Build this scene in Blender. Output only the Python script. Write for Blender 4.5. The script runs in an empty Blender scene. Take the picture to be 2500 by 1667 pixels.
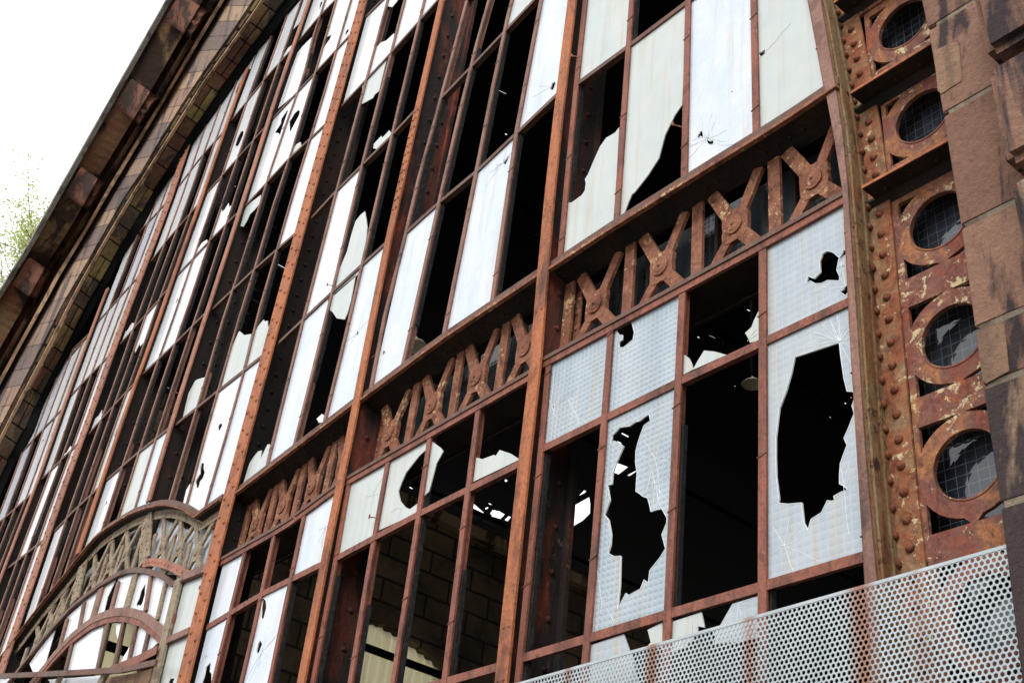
import bpy, math, random
from mathutils import Vector, Matrix
from mathutils.geometry import delaunay_2d_cdt
random.seed(7)
S = bpy.context.scene
COL = S.collection
# ---------------------------------------------------------------- camera fit (survey of the facade plane y = 0)
R = ((0.63903612, 0.1050334, -0.76197166), (-0.37492831, -0.82244161, -0.42780669), (-0.67161119, 0.55906868, -0.4861899))
F = 2889.367; CX, CY = 1250.0, 833.5
CAM = Vector((0.0, -3.2, 1.6))
def ray(px, py):
    d = ((px-CX)/F, (py-CY)/F, 1.0)
    w = [sum(R[i][j]*d[i] for i in range(3)) for j in range(3)]
    return Vector((w[0], -w[2], w[1]))
def P(px, py, Y=0.0):
    r = ray(px, py); return CAM + r*((Y-CAM.y)/r.y)
def PX(px, py, X):
    r = ray(px, py); return CAM + r*((X-CAM.x)/r.x)
def PZ(px, py, Z):
    r = ray(px, py); return CAM + r*((Z-CAM.z)/r.z)
def P2(px, py, Y=0.0):
    p = P(px, py, Y); return (p.x, p.z)
def Z3(pts, ox, oy, s=3.357):           # survey notes taken on enlargements
    return [(ox+x/s, oy+y/s) for x, y in pts]

# ---------------------------------------------------------------- materials
def lin(c):
    return tuple(((v/255)/12.92 if v/255 <= .04045 else ((v/255+.055)/1.055)**2.4) for v in c) + (1,)
def new_mat(name):
    m = bpy.data.materials.new(name); m.use_nodes = True
    nt = m.node_tree; b = nt.nodes['Principled BSDF']
    return m, nt, b
def N(nt, t, **k):
    n = nt.nodes.new(t)
    for a, v in k.items():
        if a.startswith('i_'):
            key = a[2:]; key = int(key) if key.isdigit() else key.replace('_', ' ')
            n.inputs[key].default_value = v
        else: setattr(n, a, v)
    return n
def pos(nt, scale=(1, 1, 1)):
    g = N(nt, 'ShaderNodeNewGeometry'); mp = N(nt, 'ShaderNodeMapping'); mp.inputs['Scale'].default_value = scale
    nt.links.new(g.outputs['Position'], mp.inputs['Vector']); return mp.outputs['Vector']
def noise(nt, vec, scale, detail=6, rough=.6, dist=0):
    n = N(nt, 'ShaderNodeTexNoise'); n.inputs['Scale'].default_value = scale; n.inputs['Detail'].default_value = detail
    n.inputs['Roughness'].default_value = rough; n.inputs['Distortion'].default_value = dist
    nt.links.new(vec, n.inputs['Vector']); return n.outputs['Fac']
def ramp(nt, fac, stops, interp='LINEAR'):
    r = N(nt, 'ShaderNodeValToRGB'); cr = r.color_ramp; cr.interpolation = interp
    while len(cr.elements) < len(stops): cr.elements.new(.5)
    for e, (p, c) in zip(cr.elements, stops): e.position = p; e.color = c
    nt.links.new(fac, r.inputs['Fac']); return r.outputs['Color']
def mix(nt, fac, a, b, mode='MIX'):
    m = N(nt, 'ShaderNodeMix', data_type='RGBA', blend_type=mode)
    for s, v in ((0, fac), (6, a), (7, b)):
        if isinstance(v, (int, float)): m.inputs[s].default_value = v
        elif isinstance(v, tuple): m.inputs[s].default_value = v
        else: nt.links.new(v, m.inputs[s])
    return m.outputs[2]
def math_(nt, op, a, b=0.0, c=0.0):
    m = N(nt, 'ShaderNodeMath', operation=op)
    for s, v in ((0, a), (1, b), (2, c)):
        if isinstance(v, (int, float)): m.inputs[s].default_value = v
        else: nt.links.new(v, m.inputs[s])
    return m.outputs[0]
def bump(nt, b, h, strength=.4, dist=.01):
    n = N(nt, 'ShaderNodeBump'); n.inputs['Strength'].default_value = strength; n.inputs['Distance'].default_value = dist
    nt.links.new(h, n.inputs['Height']); nt.links.new(n.outputs['Normal'], b.inputs['Normal'])
K1, K0 = (1, 1, 1, 1), (0, 0, 0, 1)
def rust(name, cols, s1=6, fleck=None, fthr=.62, fs=60, rough=.75, bs=.5, vstreak=False, bd=.006):
    m, nt, b = new_mat(name)
    v = pos(nt, (1, 1, .25) if vstreak else (1, 1, 1))
    v1 = pos(nt)
    n1 = noise(nt, v, s1, 9, .68, .6)
    st = [(.30+.40*i/(len(cols)-1), lin(c)) for i, c in enumerate(cols)]
    c = ramp(nt, n1, st)
    n2 = noise(nt, v1, fs, 4, .7)
    c = mix(nt, .65, c, ramp(nt, n2, [(.3, (.45, .42, .42, 1)), (.7, (1.35, 1.3, 1.25, 1))]), 'MULTIPLY')
    big = noise(nt, pos(nt, (1, 1, .5)), s1*1.7, 8, .72, .8)
    c = mix(nt, ramp(nt, big, [(.53, K0), (.60, (.55, .55, .55, 1))]), c, mix(nt, 1.0, c, (.38, .34, .34, 1), 'MULTIPLY'))
    if fleck:
        n3 = noise(nt, v1, fs*.45, 7, .75, .4); n4 = noise(nt, v1, s1*.7, 3)
        f = math_(nt, 'ADD', n3, math_(nt, 'MULTIPLY', math_(nt, 'SUBTRACT', n4, .5), .5))
        mask = ramp(nt, f, [(fthr, K0), (fthr+.03, K1)])
        c = mix(nt, mask, c, lin(fleck))
    nt.links.new(c, b.inputs['Base Color']); b.inputs['Roughness'].default_value = rough
    b.inputs['Specular IOR Level'].default_value = .3
    h = math_(nt, 'ADD', noise(nt, v1, 45, 6, .7), math_(nt, 'MULTIPLY', noise(nt, v1, 14, 5, .6), 1.5))
    bump(nt, b, h, bs, bd)
    return m
M = {}
M['red'] = rust('red_oxide_paint', [(58, 42, 36), (106, 66, 53), (132, 80, 64), (102, 76, 64)], 7, fleck=(56, 42, 36), fthr=.63, fs=60, rough=.65, bs=.4, bd=.004, vstreak=True)
M['dullred'] = rust('faded_oxide_paint', [(66, 52, 47), (114, 84, 73), (132, 98, 85), (98, 78, 69)], 6, fleck=(60, 46, 40), fthr=.67, fs=60, rough=.65, bs=.35, bd=.003, vstreak=True)
M['rail'] = rust('weathered_brown_rail', [(56, 42, 36), (100, 66, 52), (92, 74, 64), (116, 78, 60)], 4, rough=.65, bs=.3)
M['orange'] = rust('orange_rust_paint', [(92, 60, 48), (142, 86, 56), (162, 98, 60), (122, 78, 62)], 5.5, fleck=(84, 50, 38), fthr=.645, fs=50, rough=.7, bs=.35, vstreak=True)
M['salmon'] = rust('salmon_rust_paint', [(98, 70, 60), (140, 96, 78), (156, 106, 84), (120, 84, 72)], 5.5, fleck=(88, 54, 42), fthr=.66, fs=50, rough=.7, bs=.3, vstreak=True)
M['scaly'] = rust('scaly_cast_rust', [(66, 44, 38), (116, 72, 54), (136, 92, 70), (100, 70, 64)], 8, fleck=(176, 146, 108), fthr=.605, fs=80, rough=.85, bs=.8)
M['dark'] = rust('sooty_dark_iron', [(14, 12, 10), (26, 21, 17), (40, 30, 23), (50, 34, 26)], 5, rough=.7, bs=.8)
M['web'] = rust('rusty_column_iron', [(24, 23, 24), (34, 30, 30), (44, 34, 31), (96, 46, 33), (140, 66, 40)], 4.5, fleck=(92, 76, 60), fthr=.66, fs=55, rough=.65, bs=.7, vstreak=True)
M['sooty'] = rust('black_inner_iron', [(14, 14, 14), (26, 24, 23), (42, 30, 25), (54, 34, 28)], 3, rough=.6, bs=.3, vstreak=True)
M['peel'] = rust('peeling_ochre_iron', [(86, 50, 38), (136, 80, 52), (130, 100, 72), (150, 124, 96)], 9, fleck=(190, 172, 138), fthr=.61, fs=60, rough=.8, bs=.8)
M['rivet'] = rust('dull_rivet_rust', [(70, 44, 34), (116, 68, 46), (134, 84, 60)], 12, fleck=(60, 46, 36), fthr=.6, fs=70, rough=.8, bs=.6)
M['olive'] = rust('olive_peeling_plate', [(84, 50, 34), (118, 84, 54), (122, 106, 78), (96, 60, 40)], 11, fleck=(50, 34, 24), fthr=.60, fs=50, rough=.75, bs=.6, vstreak=True)
M['roundel'] = rust('blotchy_cast_plate', [(146, 84, 44), (120, 66, 52), (112, 76, 66), (150, 100, 64), (92, 58, 50)], 6, fleck=(180, 164, 128), fthr=.61, fs=45, rough=.8, bs=.6)
M['cream_iron'] = rust('cream_peeling_iron', [(92, 66, 52), (128, 116, 98), (144, 132, 112), (112, 98, 84)], 12, fleck=(112, 70, 50), fthr=.585, fs=80, rough=.8, bs=.5)
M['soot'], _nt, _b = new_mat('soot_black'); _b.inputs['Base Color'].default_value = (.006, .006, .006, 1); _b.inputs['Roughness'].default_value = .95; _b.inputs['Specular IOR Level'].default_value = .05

def glass(name, base, stain, grid=None, rough=.18, spec=.5, trans=0.0, gstr=.5, streak=.5, mottle=14, lw=.1, gb=1.0, bs=.2, lc=None):
    m, nt, b = new_mat(name)
    v = pos(nt); vs = pos(nt, (1, 1, .3))
    c = ramp(nt, noise(nt, vs, 5, 5, .6), [(.3, lin(base)), (.75, lin(stain))])
    c = mix(nt, .5*streak, c, ramp(nt, noise(nt, v, mottle, 7, .7), [(.35, (.72, .74, .74, 1)), (.6, (1.1, 1.1, 1.1, 1))]), 'MULTIPLY')
    if streak: c = mix(nt, ramp(nt, noise(nt, pos(nt, (9, 9, .5)), 2.2, 5, .65), [(.50, K0), (.74, (streak*1.1,)*3+(1,))]), c, lin((158, 140, 112)))
    b.inputs['Roughness'].default_value = rough; b.inputs['Specular IOR Level'].default_value = spec
    h = noise(nt, v, 9, 4, .6)
    if grid:
        sep = N(nt, 'ShaderNodeSeparateXYZ'); nt.links.new(v, sep.inputs[0])
        cells = []; lines = []
        for ax in (0, 2):
            t = math_(nt, 'MULTIPLY', sep.outputs[ax], math.pi/grid)
            s = math_(nt, 'ABSOLUTE', math_(nt, 'SINE', t)); cells.append(s)
            lines.append(math_(nt, 'LESS_THAN', s, lw))
        h = math_(nt, 'ADD', math_(nt, 'MULTIPLY', math_(nt, 'MULTIPLY', cells[0], cells[1]), 1.4*gb), math_(nt, 'MULTIPLY', h, .8))
        ln = math_(nt, 'MAXIMUM', lines[0], lines[1])
        c = mix(nt, math_(nt, 'MULTIPLY', ln, gstr), c, lin(lc or (min(255, base[0]+30), min(255, base[1]+26), min(255, base[2]+20))))
    nt.links.new(c, b.inputs['Base Color'])
    # crack lines: thin edges of irregular cells
    bump(nt, b, h, bs if grid else .10, .008)
    if trans: b.inputs['Transmission Weight'].default_value = trans
    return m
M['g_wired'] = glass('wired_glass', (140, 151, 161), (166, 171, 174), grid=.035, rough=.24, gstr=.6, gb=.35, bs=.26)
M['g_prism'] = glass('prismatic_glass', (132, 147, 159), (164, 171, 175), grid=.029, rough=.22, gstr=.65, bs=.30)
M['g_cream'] = glass('frosted_cream_glass', (166, 175, 174), (176, 178, 172), rough=.3, mottle=4, streak=.45)
M['g_white'] = glass('milky_glass', (190, 196, 204), (208, 208, 206), rough=.14, spec=.7, mottle=9, streak=.4)
M['g_pale'] = glass('milky_pale_glass', (172, 184, 200), (198, 200, 202), grid=.022, rough=.14, spec=.6, gstr=.2, streak=.4, gb=.6, bs=.15)
M['g_dark'] = glass('dark_wired_glass', (14, 17, 20), (62, 70, 76), grid=.03, rough=.14, spec=.5, gstr=.14, gb=.25, bs=.14, streak=.1)
M['g_round'] = glass('dark_roundel_glass', (10, 12, 15), (52, 58, 68), grid=.042, rough=.05, spec=.75, gstr=.5, lw=.10, gb=.3, bs=.10, streak=.05, lc=(104, 110, 118))

def stone(name, cols, attr=True, dark=(58, 50, 52), s=3):
    m, nt, b = new_mat(name); v = pos(nt)
    if attr:
        a = N(nt, 'ShaderNodeAttribute', attribute_name='blk'); f0 = a.outputs['Fac']
        f0 = math_(nt, 'ADD', math_(nt, 'MULTIPLY', f0, .7), math_(nt, 'MULTIPLY', noise(nt, v, s*2, 5), .3))
    else: f0 = noise(nt, v, s, 6, .6)
    c = ramp(nt, f0, [(.12+.76*i/(len(cols)-1), lin(x)) for i, x in enumerate(cols)])
    st = noise(nt, pos(nt, (1, 1, .22)), s*2.0, 6, .6, .5)
    c = mix(nt, ramp(nt, st, [(.50, K0), (.57, (.92, .92, .92, 1))]), c, lin(dark))
    c = mix(nt, .5, c, ramp(nt, noise(nt, pos(nt, (4, 4, 9)), 9, 5, .7), [(.35, (.7, .68, .66, 1)), (.65, (1.25, 1.2, 1.15, 1))]), 'MULTIPLY')
    c = mix(nt, .5, c, ramp(nt, noise(nt, v, 90, 5, .75), [(.3, (.6, .58, .56, 1)), (.7, (1.3, 1.28, 1.25, 1))]), 'MULTIPLY')
    nt.links.new(c, b.inputs['Base Color']); b.inputs['Roughness'].default_value = .9; b.inputs['Specular IOR Level'].default_value = .2
    bump(nt, b, math_(nt, 'ADD', noise(nt, v, 120, 6, .8), math_(nt, 'MULTIPLY', noise(nt, v, 12, 6, .6), 2.5)), .9, .012)
    return m
M['sandstone'] = stone('brown_sandstone', [(122, 92, 79), (146, 113, 96), (134, 103, 87), (154, 130, 111)], True, dark=(52, 46, 51), s=2.6)
M['patch'] = stone('pale_repair_stone', [(142, 114, 94), (156, 128, 106)], False, dark=(126, 102, 86))
M['mortar'] = stone('pale_mortar', [(128, 116, 102), (146, 134, 118)], False, dark=(100, 88, 76))
M['band'] = stone('grey_peach_voussoirs', [(112, 96, 90), (118, 104, 98), (148, 120, 104), (162, 138, 116), (124, 106, 98)], True, dark=(84, 78, 80), s=1.5)
M['brown_brick'] = stone('brown_blocks', [(74, 46, 34), (84, 62, 42), (102, 88, 52), (64, 50, 38), (86, 48, 36)], True, dark=(46, 38, 32), s=1.6)
M['arris'] = stone('pale_arris_stone', [(146, 116, 90), (176, 148, 122)], False, dark=(110, 90, 74))
M['corbel'] = stone('red_sandstone_corbel', [(74, 54, 46), (108, 72, 58), (122, 84, 70)], False, dark=(54, 44, 40), s=2.2)
M['soffit'] = stone('stained_soffit_stone', [(62, 42, 35), (98, 58, 44), (112, 92, 66), (72, 54, 44)], False, dark=(38, 30, 26), s=1.2)
M['lead'] = stone('grey_lead_edge', [(112, 112, 104), (134, 134, 126)], False, dark=(90, 86, 80))
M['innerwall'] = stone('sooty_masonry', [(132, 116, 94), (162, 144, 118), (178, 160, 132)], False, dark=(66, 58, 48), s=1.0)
M['asphalt'] = stone('pale_stone_setts', [(118, 114, 108), (140, 136, 128)], False, dark=(100, 96, 92))

def ashlar_mat():
    m, nt, b = new_mat('sooty_ashlar'); v = pos(nt)
    sep = N(nt, 'ShaderNodeSeparateXYZ'); nt.links.new(v, sep.inputs[0]); cmb = N(nt, 'ShaderNodeCombineXYZ')
    nt.links.new(sep.outputs[1], cmb.inputs[0]); nt.links.new(sep.outputs[2], cmb.inputs[1])
    br = N(nt, 'ShaderNodeTexBrick'); nt.links.new(cmb.outputs[0], br.inputs['Vector'])
    br.inputs['Color1'].default_value = lin((112, 98, 80)); br.inputs['Color2'].default_value = lin((84, 72, 60)); br.inputs['Mortar'].default_value = lin((40, 34, 28))
    br.inputs['Scale'].default_value = 1.0; br.inputs['Brick Width'].default_value = 1.1; br.inputs['Row Height'].default_value = .5; br.inputs['Mortar Size'].default_value = .03
    c = mix(nt, 1.0, br.outputs['Color'], ramp(nt, noise(nt, v, .55, 8, .7), [(.35, (.25, .24, .23, 1)), (.62, (1.35, 1.3, 1.2, 1))]), 'MULTIPLY')
    nt.links.new(c, b.inputs['Base Color']); b.inputs['Roughness'].default_value = .95
    bump(nt, b, noise(nt, v, 6, 6), .8, .05); return m
M['ashlar'] = ashlar_mat()
def perf_mat():
    m, nt, b = new_mat('galvanised_sheet'); v = pos(nt)
    c = ramp(nt, noise(nt, pos(nt, (1, 1, .3)), 7, 6, .6), [(.3, lin((146, 154, 158))), (.7, lin((170, 176, 178)))])
    sep = N(nt, 'ShaderNodeSeparateXYZ'); nt.links.new(v, sep.inputs[0])
    tot = None
    for x0, w, a in ((-2.19, .035, 1.0), (-2.66, .022, .8), (-3.14, .025, .9), (-3.62, .02, .6), (-1.98, .02, .25)):
        d = math_(nt, 'DIVIDE', math_(nt, 'ABSOLUTE', math_(nt, 'SUBTRACT', sep.outputs[0], x0)), w)
        g = math_(nt, 'MULTIPLY', math_(nt, 'MAXIMUM', math_(nt, 'SUBTRACT', 1.0, math_(nt, 'MULTIPLY', d, .5)), 0), a)
        tot = g if tot is None else math_(nt, 'MAXIMUM', tot, g)
    nz = noise(nt, pos(nt, (1, 1, .12)), 40, 6, .7)
    mk = math_(nt, 'MULTIPLY', tot, math_(nt, 'MULTIPLY', nz, 2.3)); mk = math_(nt, 'MINIMUM', mk, .9)
    c = mix(nt, mk, c, lin((128, 84, 58)))
    nt.links.new(c, b.inputs['Base Color']); b.inputs['Metallic'].default_value = .15; b.inputs['Roughness'].default_value = .5
    bump(nt, b, noise(nt, v, 60), .1, .002)
    return m
M['perf'] = perf_mat()
def corr_mat():
    m, nt, b = new_mat('yellowed_translucent_sheet'); v = pos(nt)
    c = ramp(nt, noise(nt, pos(nt, (1, 3, .3)), 3, 5), [(.3, lin((240, 232, 204))), (.7, lin((250, 246, 228)))])
    tr = N(nt, 'ShaderNodeBsdfTranslucent'); nt.links.new(c, tr.inputs['Color']); nt.links.new(c, b.inputs['Base Color'])
    mx = N(nt, 'ShaderNodeMixShader'); mx.inputs[0].default_value = .8
    nt.links.new(b.outputs[0], mx.inputs[1]); nt.links.new(tr.outputs[0], mx.inputs[2])
    nt.links.new(mx.outputs[0], nt.nodes['Material Output'].inputs['Surface']); return m
M['corr'] = corr_mat()
def leaf_mat():
    m, nt, b = new_mat('yellow_green_leaf'); v = pos(nt)
    c = ramp(nt, noise(nt, v, 3, 4), [(.3, lin((166, 182, 104))), (.7, lin((204, 210, 140)))])
    tr = N(nt, 'ShaderNodeBsdfTranslucent'); nt.links.new(c, tr.inputs['Color']); nt.links.new(c, b.inputs['Base Color'])
    mx = N(nt, 'ShaderNodeMixShader'); mx.inputs[0].default_value = .5
    nt.links.new(b.outputs[0], mx.inputs[1]); nt.links.new(tr.outputs[0], mx.inputs[2])
    nt.links.new(mx.outputs[0], nt.nodes['Material Output'].inputs['Surface']); return m
M['leaf'] = leaf_mat()
M['stem'] = rust('brown_stem', [(60, 46, 34), (88, 70, 50)], 8)
M['enamel'], _nt, _b = new_mat('cream_enamel'); _b.inputs['Base Color'].default_value = lin((200, 196, 170)); _b.inputs['Roughness'].default_value = .4
M['crack'], _nt, _b = new_mat('bright_glass_edge'); _b.inputs['Base Color'].default_value = lin((214, 220, 222)); _b.inputs['Roughness'].default_value = .2
M['crackd'], _nt, _b = new_mat('dull_glass_crack'); _b.inputs['Base Color'].default_value = lin((168, 172, 172)); _b.inputs['Roughness'].default_value = .3
M['putty'] = rust('old_putty', [(150, 138, 112), (190, 180, 152), (120, 108, 86)], 25, fleck=(40, 36, 30), fthr=.56, fs=90, bs=.8)
M['gasket'] = rust('black_gasket', [(10, 10, 10), (30, 31, 32), (52, 52, 54)], 30, rough=.5, bs=.8)

# ---------------------------------------------------------------- object helpers
def tag(o, label=None, cat=None, group=None, kind=None):
    if label: o['label'] = label
    if cat: o['category'] = cat
    if group: o['group'] = group
    if kind: o['kind'] = kind
    return o
def thing(name, loc, label, cat, group=None):
    o = bpy.data.objects.new(name, None); COL.objects.link(o); o.location = loc; o.empty_display_size = .1
    return tag(o, label, cat, group)
def root_loc(o):
    while o.parent: o = o.parent
    return o.location.copy()
class MB:
    def __init__(s): s.v = []; s.f = []; s.a = []; s.cur = 0.5; s.marks = []
    def use(s, mat): s.marks.append((len(s.f), mat))
    def quadstrip(s, A, B):
        i = len(s.v); n = len(A); s.v += [Vector(p) for p in A]+[Vector(p) for p in B]
        for k in range(n-1): s.f.append((i+k, i+k+1, i+n+k+1, i+n+k)); s.a.append(s.cur)
    def face(s, pts):
        i = len(s.v); s.v += [Vector(p) for p in pts]; s.f.append(tuple(range(i, i+len(pts)))); s.a.append(s.cur)
    def hexa(s, lo, hi):                 # lo, hi: 4 corners each
        i = len(s.v); s.v += [Vector(p) for p in lo]+[Vector(p) for p in hi]
        for f in ((0, 1, 2, 3), (7, 6, 5, 4), (0, 4, 5, 1), (1, 5, 6, 2), (2, 6, 7, 3), (3, 7, 4, 0)):
            s.f.append(tuple(i+k for k in f)); s.a.append(s.cur)
    def box(s, x0, x1, y0, y1, z0, z1):
        s.hexa([(x0, y0, z0), (x1, y0, z0), (x1, y1, z0), (x0, y1, z0)], [(x0, y0, z1), (x1, y0, z1), (x1, y1, z1), (x0, y1, z1)])
    def bar(s, a, b, w, y0, y1):         # a, b (x,z) points; flat bar in the facade plane
        dx, dz = b[0]-a[0], b[1]-a[1]; L = math.hypot(dx, dz) or 1; nx, nz = -dz/L*w/2, dx/L*w/2
        q = [(a[0]+nx, a[1]+nz), (a[0]-nx, a[1]-nz), (b[0]-nx, b[1]-nz), (b[0]+nx, b[1]+nz)]
        s.hexa([(x, y0, z) for x, z in q], [(x, y1, z) for x, z in q])
    def ribbon(s, pts, w, y0, y1, off=0.0):      # mitred flat bar along a polyline
        L = []; Rr = []
        for i, p in enumerate(pts):
            a = pts[max(0, i-1)]; b = pts[min(len(pts)-1, i+1)]
            dx, dz = b[0]-a[0], b[1]-a[1]; l = math.hypot(dx, dz) or 1
            nx, nz = -dz/l, dx/l
            L.append((p[0]+nx*(off+w/2), p[1]+nz*(off+w/2))); Rr.append((p[0]+nx*(off-w/2), p[1]+nz*(off-w/2)))
        for i in range(len(pts)-1):
            q = [L[i], Rr[i], Rr[i+1], L[i+1]]
            s.quad4(q, y0, y1, i == 0, i == len(pts)-2)
    def quad4(s, q, y0, y1, cap0=True, cap1=True):
        i = len(s.v); s.v += [Vector((x, y0, z)) for x, z in q]+[Vector((x, y1, z)) for x, z in q]
        fs = [(0, 1, 2, 3), (7, 6, 5, 4), (1, 5, 6, 2), (3, 7, 4, 0)]
        if cap0: fs.append((0, 4, 5, 1))
        if cap1: fs.append((2, 6, 7, 3))
        for f in fs: s.f.append(tuple(i+k for k in f)); s.a.append(s.cur)
    def plate(s, outer, holes, y0, y1):  # polygon with holes, extruded from y0 to y1
        loops = [outer]+list(holes); pts = []; edges = []
        for lp in loops:
            i = len(pts); pts += [Vector(p) for p in lp]; n = len(lp)
            edges += [(i+k, i+(k+1) % n) for k in range(n)]
        v, e, f, ov, oe, of = delaunay_2d_cdt(pts, edges, [], 0, 1e-6)
        def inside(p, lp):
            c = False; n = len(lp); j = n-1
            for i in range(n):
                xi, yi = lp[i]; xj, yj = lp[j]
                if (yi > p[1]) != (yj > p[1]) and p[0] < (xj-xi)*(p[1]-yi)/(yj-yi)+xi: c = not c
                j = i
            return c
        keep = []
        for t in f:
            cx = sum(v[k][0] for k in t)/3; cz = sum(v[k][1] for k in t)/3
            if inside((cx, cz), outer) and not any(inside((cx, cz), h) for h in holes): keep.append(tuple(t))
        i = len(s.v); n = len(v)
        s.v += [Vector((p[0], y0, p[1])) for p in v]+[Vector((p[0], y1, p[1])) for p in v]
        cnt = {}
        for t in keep:
            for k in range(3):
                a, b = t[k], t[(k+1) % 3]; cnt[(a, b)] = 1
        for t in keep:
            s.f.append((i+t[0], i+t[1], i+t[2])); s.f.append((i+n+t[2], i+n+t[1], i+n+t[0])); s.a += [s.cur, s.cur]
            for k in range(3):
                a, b = t[k], t[(k+1) % 3]
                if (b, a) not in cnt: s.f.append((i+b, i+a, i+n+a, i+n+b)); s.a.append(s.cur)
    def dome(s, c, r, h, nrm=(0, -1, 0), seg=10, rings=3):
        n = Vector(nrm).normalized(); a = n.orthogonal().normalized(); b = n.cross(a); c = Vector(c)
        base = len(s.v)
        for j in range(rings):
            t = (math.pi/2)*j/rings
            for k in range(seg):
                an = 2*math.pi*k/seg
                s.v.append(c + (a*math.cos(an)+b*math.sin(an))*r*math.cos(t) + n*h*math.sin(t))
        s.v.append(c+n*h); top = len(s.v)-1
        for j in range(rings-1):
            for k in range(seg):
                q = base+j*seg
                s.f.append((q+k, q+(k+1) % seg, q+seg+(k+1) % seg, q+seg+k)); s.a.append(s.cur)
        q = base+(rings-1)*seg
        for k in range(seg): s.f.append((q+k, q+(k+1) % seg, top)); s.a.append(s.cur)
    def build(s, name, mat, parent=None, smooth=False, bevel=0.0):
        me = bpy.data.meshes.new(name)
        off = root_loc(parent) if parent else Vector((0, 0, 0))
        me.from_pydata([tuple(p-off) for p in s.v], [], s.f); me.materials.append(M[mat])
        for i_, (f0, mt_) in enumerate(s.marks):
            me.materials.append(M[mt_]); f1 = s.marks[i_+1][0] if i_+1 < len(s.marks) else len(s.f)
            for k in range(f0, f1): me.polygons[k].material_index = i_+1
        at = me.attributes.new('blk', 'FLOAT', 'FACE'); at.data.foreach_set('value', s.a)
        import bmesh
        bm = bmesh.new(); bm.from_mesh(me); bmesh.ops.recalc_face_normals(bm, faces=bm.faces)
        if bevel:
            bmesh.ops.remove_doubles(bm, verts=bm.verts, dist=1e-5)
            es = [e for e in bm.edges if len(e.link_faces) == 2 and e.calc_face_angle(0) > .5]
            bmesh.ops.bevel(bm, geom=es, offset=bevel, segments=2, affect='EDGES', clamp_overlap=True)
        bm.to_mesh(me); bm.free()
        o = bpy.data.objects.new(name, me); COL.objects.link(o)
        if parent: o.parent = parent
        if smooth:
            for p in me.polygons: p.use_smooth = True
        return o

# line helpers in the facade plane
def wl(pxpts, Y=0.0): return [P2(x, y, Y) for x, y in pxpts]
def f_of(pts, axis):                      # piecewise function: axis 0 -> z(x), axis 1 -> x(z)
    q = sorted(pts, key=lambda p: p[axis])
    def f(t):
        if len(q) == 1: return q[0][1-axis]
        for i in range(len(q)-1):
            if t <= q[i+1][axis] or i == len(q)-2:
                a, b = q[i], q[i+1]
                d = (b[axis]-a[axis]) or 1e-6
                return a[1-axis]+(b[1-axis]-a[1-axis])*(t-a[axis])/d
    return f
def xline(*px): return f_of(wl(px), 1)
def zline(*px): return f_of(wl(px), 0)
def cross(xf, zf):
    z = zf(xf(4.0))
    for _ in range(6): z = zf(xf(z))
    return (xf(z), z)
def mixline(a, b, t): return lambda z: a(z)*(1-t)+b(z)*t
def const(z0): return lambda x: z0

def jag(a, b, n, amp, rnd):               # ragged line from a to b
    out = []
    for i in range(n+1):
        t = i/n; o = 0 if i in (0, n) else rnd.uniform(-amp, amp)
        out.append((a[0]+(b[0]-a[0])*t, a[1]+(b[1]-a[1])*t+o))
    return out
GY0, GY1 = .014, .020
WHITE = {'W': 'g_white', 'C': 'g_cream', 'B': 'g_wired', 'Q': 'g_prism', 'L': 'g_pale'}
def inpoly(p, lp):
    cc = False; j = len(lp)-1
    for i in range(len(lp)):
        xi, yi = lp[i]; xj, yj = lp[j]
        if (yi > p[1]) != (yj > p[1]) and p[0] < (xj-xi)*(p[1]-yi)/(yj-yi)+xi: cc = not cc
        j = i
    return cc
def add_cracks(parent, outer, kind, rnd, n=5, centre=None, w=.0008, dark=False, reach=.5, holes=()):
    xs = [p[0] for p in outer]; zs = [p[1] for p in outer]
    c = centre or (rnd.uniform(min(xs), max(xs)), rnd.uniform(min(zs), max(zs)))
    mb = MB(); sz = max(max(xs)-min(xs), .3)
    def ins(p):
        cc = False; m = len(outer); j = m-1
        for i in range(m):
            xi, yi = outer[i]; xj, yj = outer[j]
            if (yi > p[1]) != (yj > p[1]) and p[0] < (xj-xi)*(p[1]-yi)/(yj-yi)+xi: cc = not cc
            j = i
        return cc
    for k in range(n):
        an = rnd.uniform(0, 2*math.pi); L = rnd.uniform(.25, 1)*sz*reach; p = c
        for q in range(5):
            an += rnd.uniform(-.22, .22); t = (p[0]+math.cos(an)*L/5, p[1]+math.sin(an)*L/5)
            if not ins(t) or any(inpoly(t, h) or inpoly(((p[0]+t[0])/2, (p[1]+t[1])/2), h) for h in holes): break
            mb.bar(p, t, w*(1.3-q*.18), GY0-.0012, GY0+.001); p = t
    if mb.f: mb.build('crack', 'crackd' if dark else 'crack', parent)
def grow(poly, d):
    cx = sum(p[0] for p in poly)/len(poly); cz = sum(p[1] for p in poly)/len(poly)
    return [(p[0]+(d if p[0] > cx else -d), p[1]+(d if p[1] > cz else -d)) for p in poly]
def pane(parent, outer, kind, holes=(), cracks=0, rnd=random, centre=None, tilt=True, dark=False):
    mb = MB(); mb.plate(outer, holes, GY0, GY1)
    o = mb.build('pane', WHITE.get(kind, kind), parent)
    if cracks and holes:
        for h in holes:
            rm = MB(); lp = list(h)+[h[0]]
            for k in range(len(lp)-1):
                if math.hypot(lp[k][0]-lp[k+1][0], lp[k][1]-lp[k+1][1]) > .002: rm.bar(lp[k], lp[k+1], .0018, GY0-.0015, GY1+.001)
            if rm.f: rm.build('broken_edge', 'crack', o)
    if cracks: add_cracks(o, outer, kind, rnd, cracks, centre, dark=dark, holes=holes)
    return o
def blob(c, rx, rz, rnd, n=9, slant=.5):
    out = []
    for k in range(n):
        an = 2*math.pi*k/n; r = rnd.uniform(.55, 1.15)
        x = math.cos(an)*rx*r; z = math.sin(an)*rz*r
        out.append((c[0]+x+z*slant*.3, c[1]+z))
    return out

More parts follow.
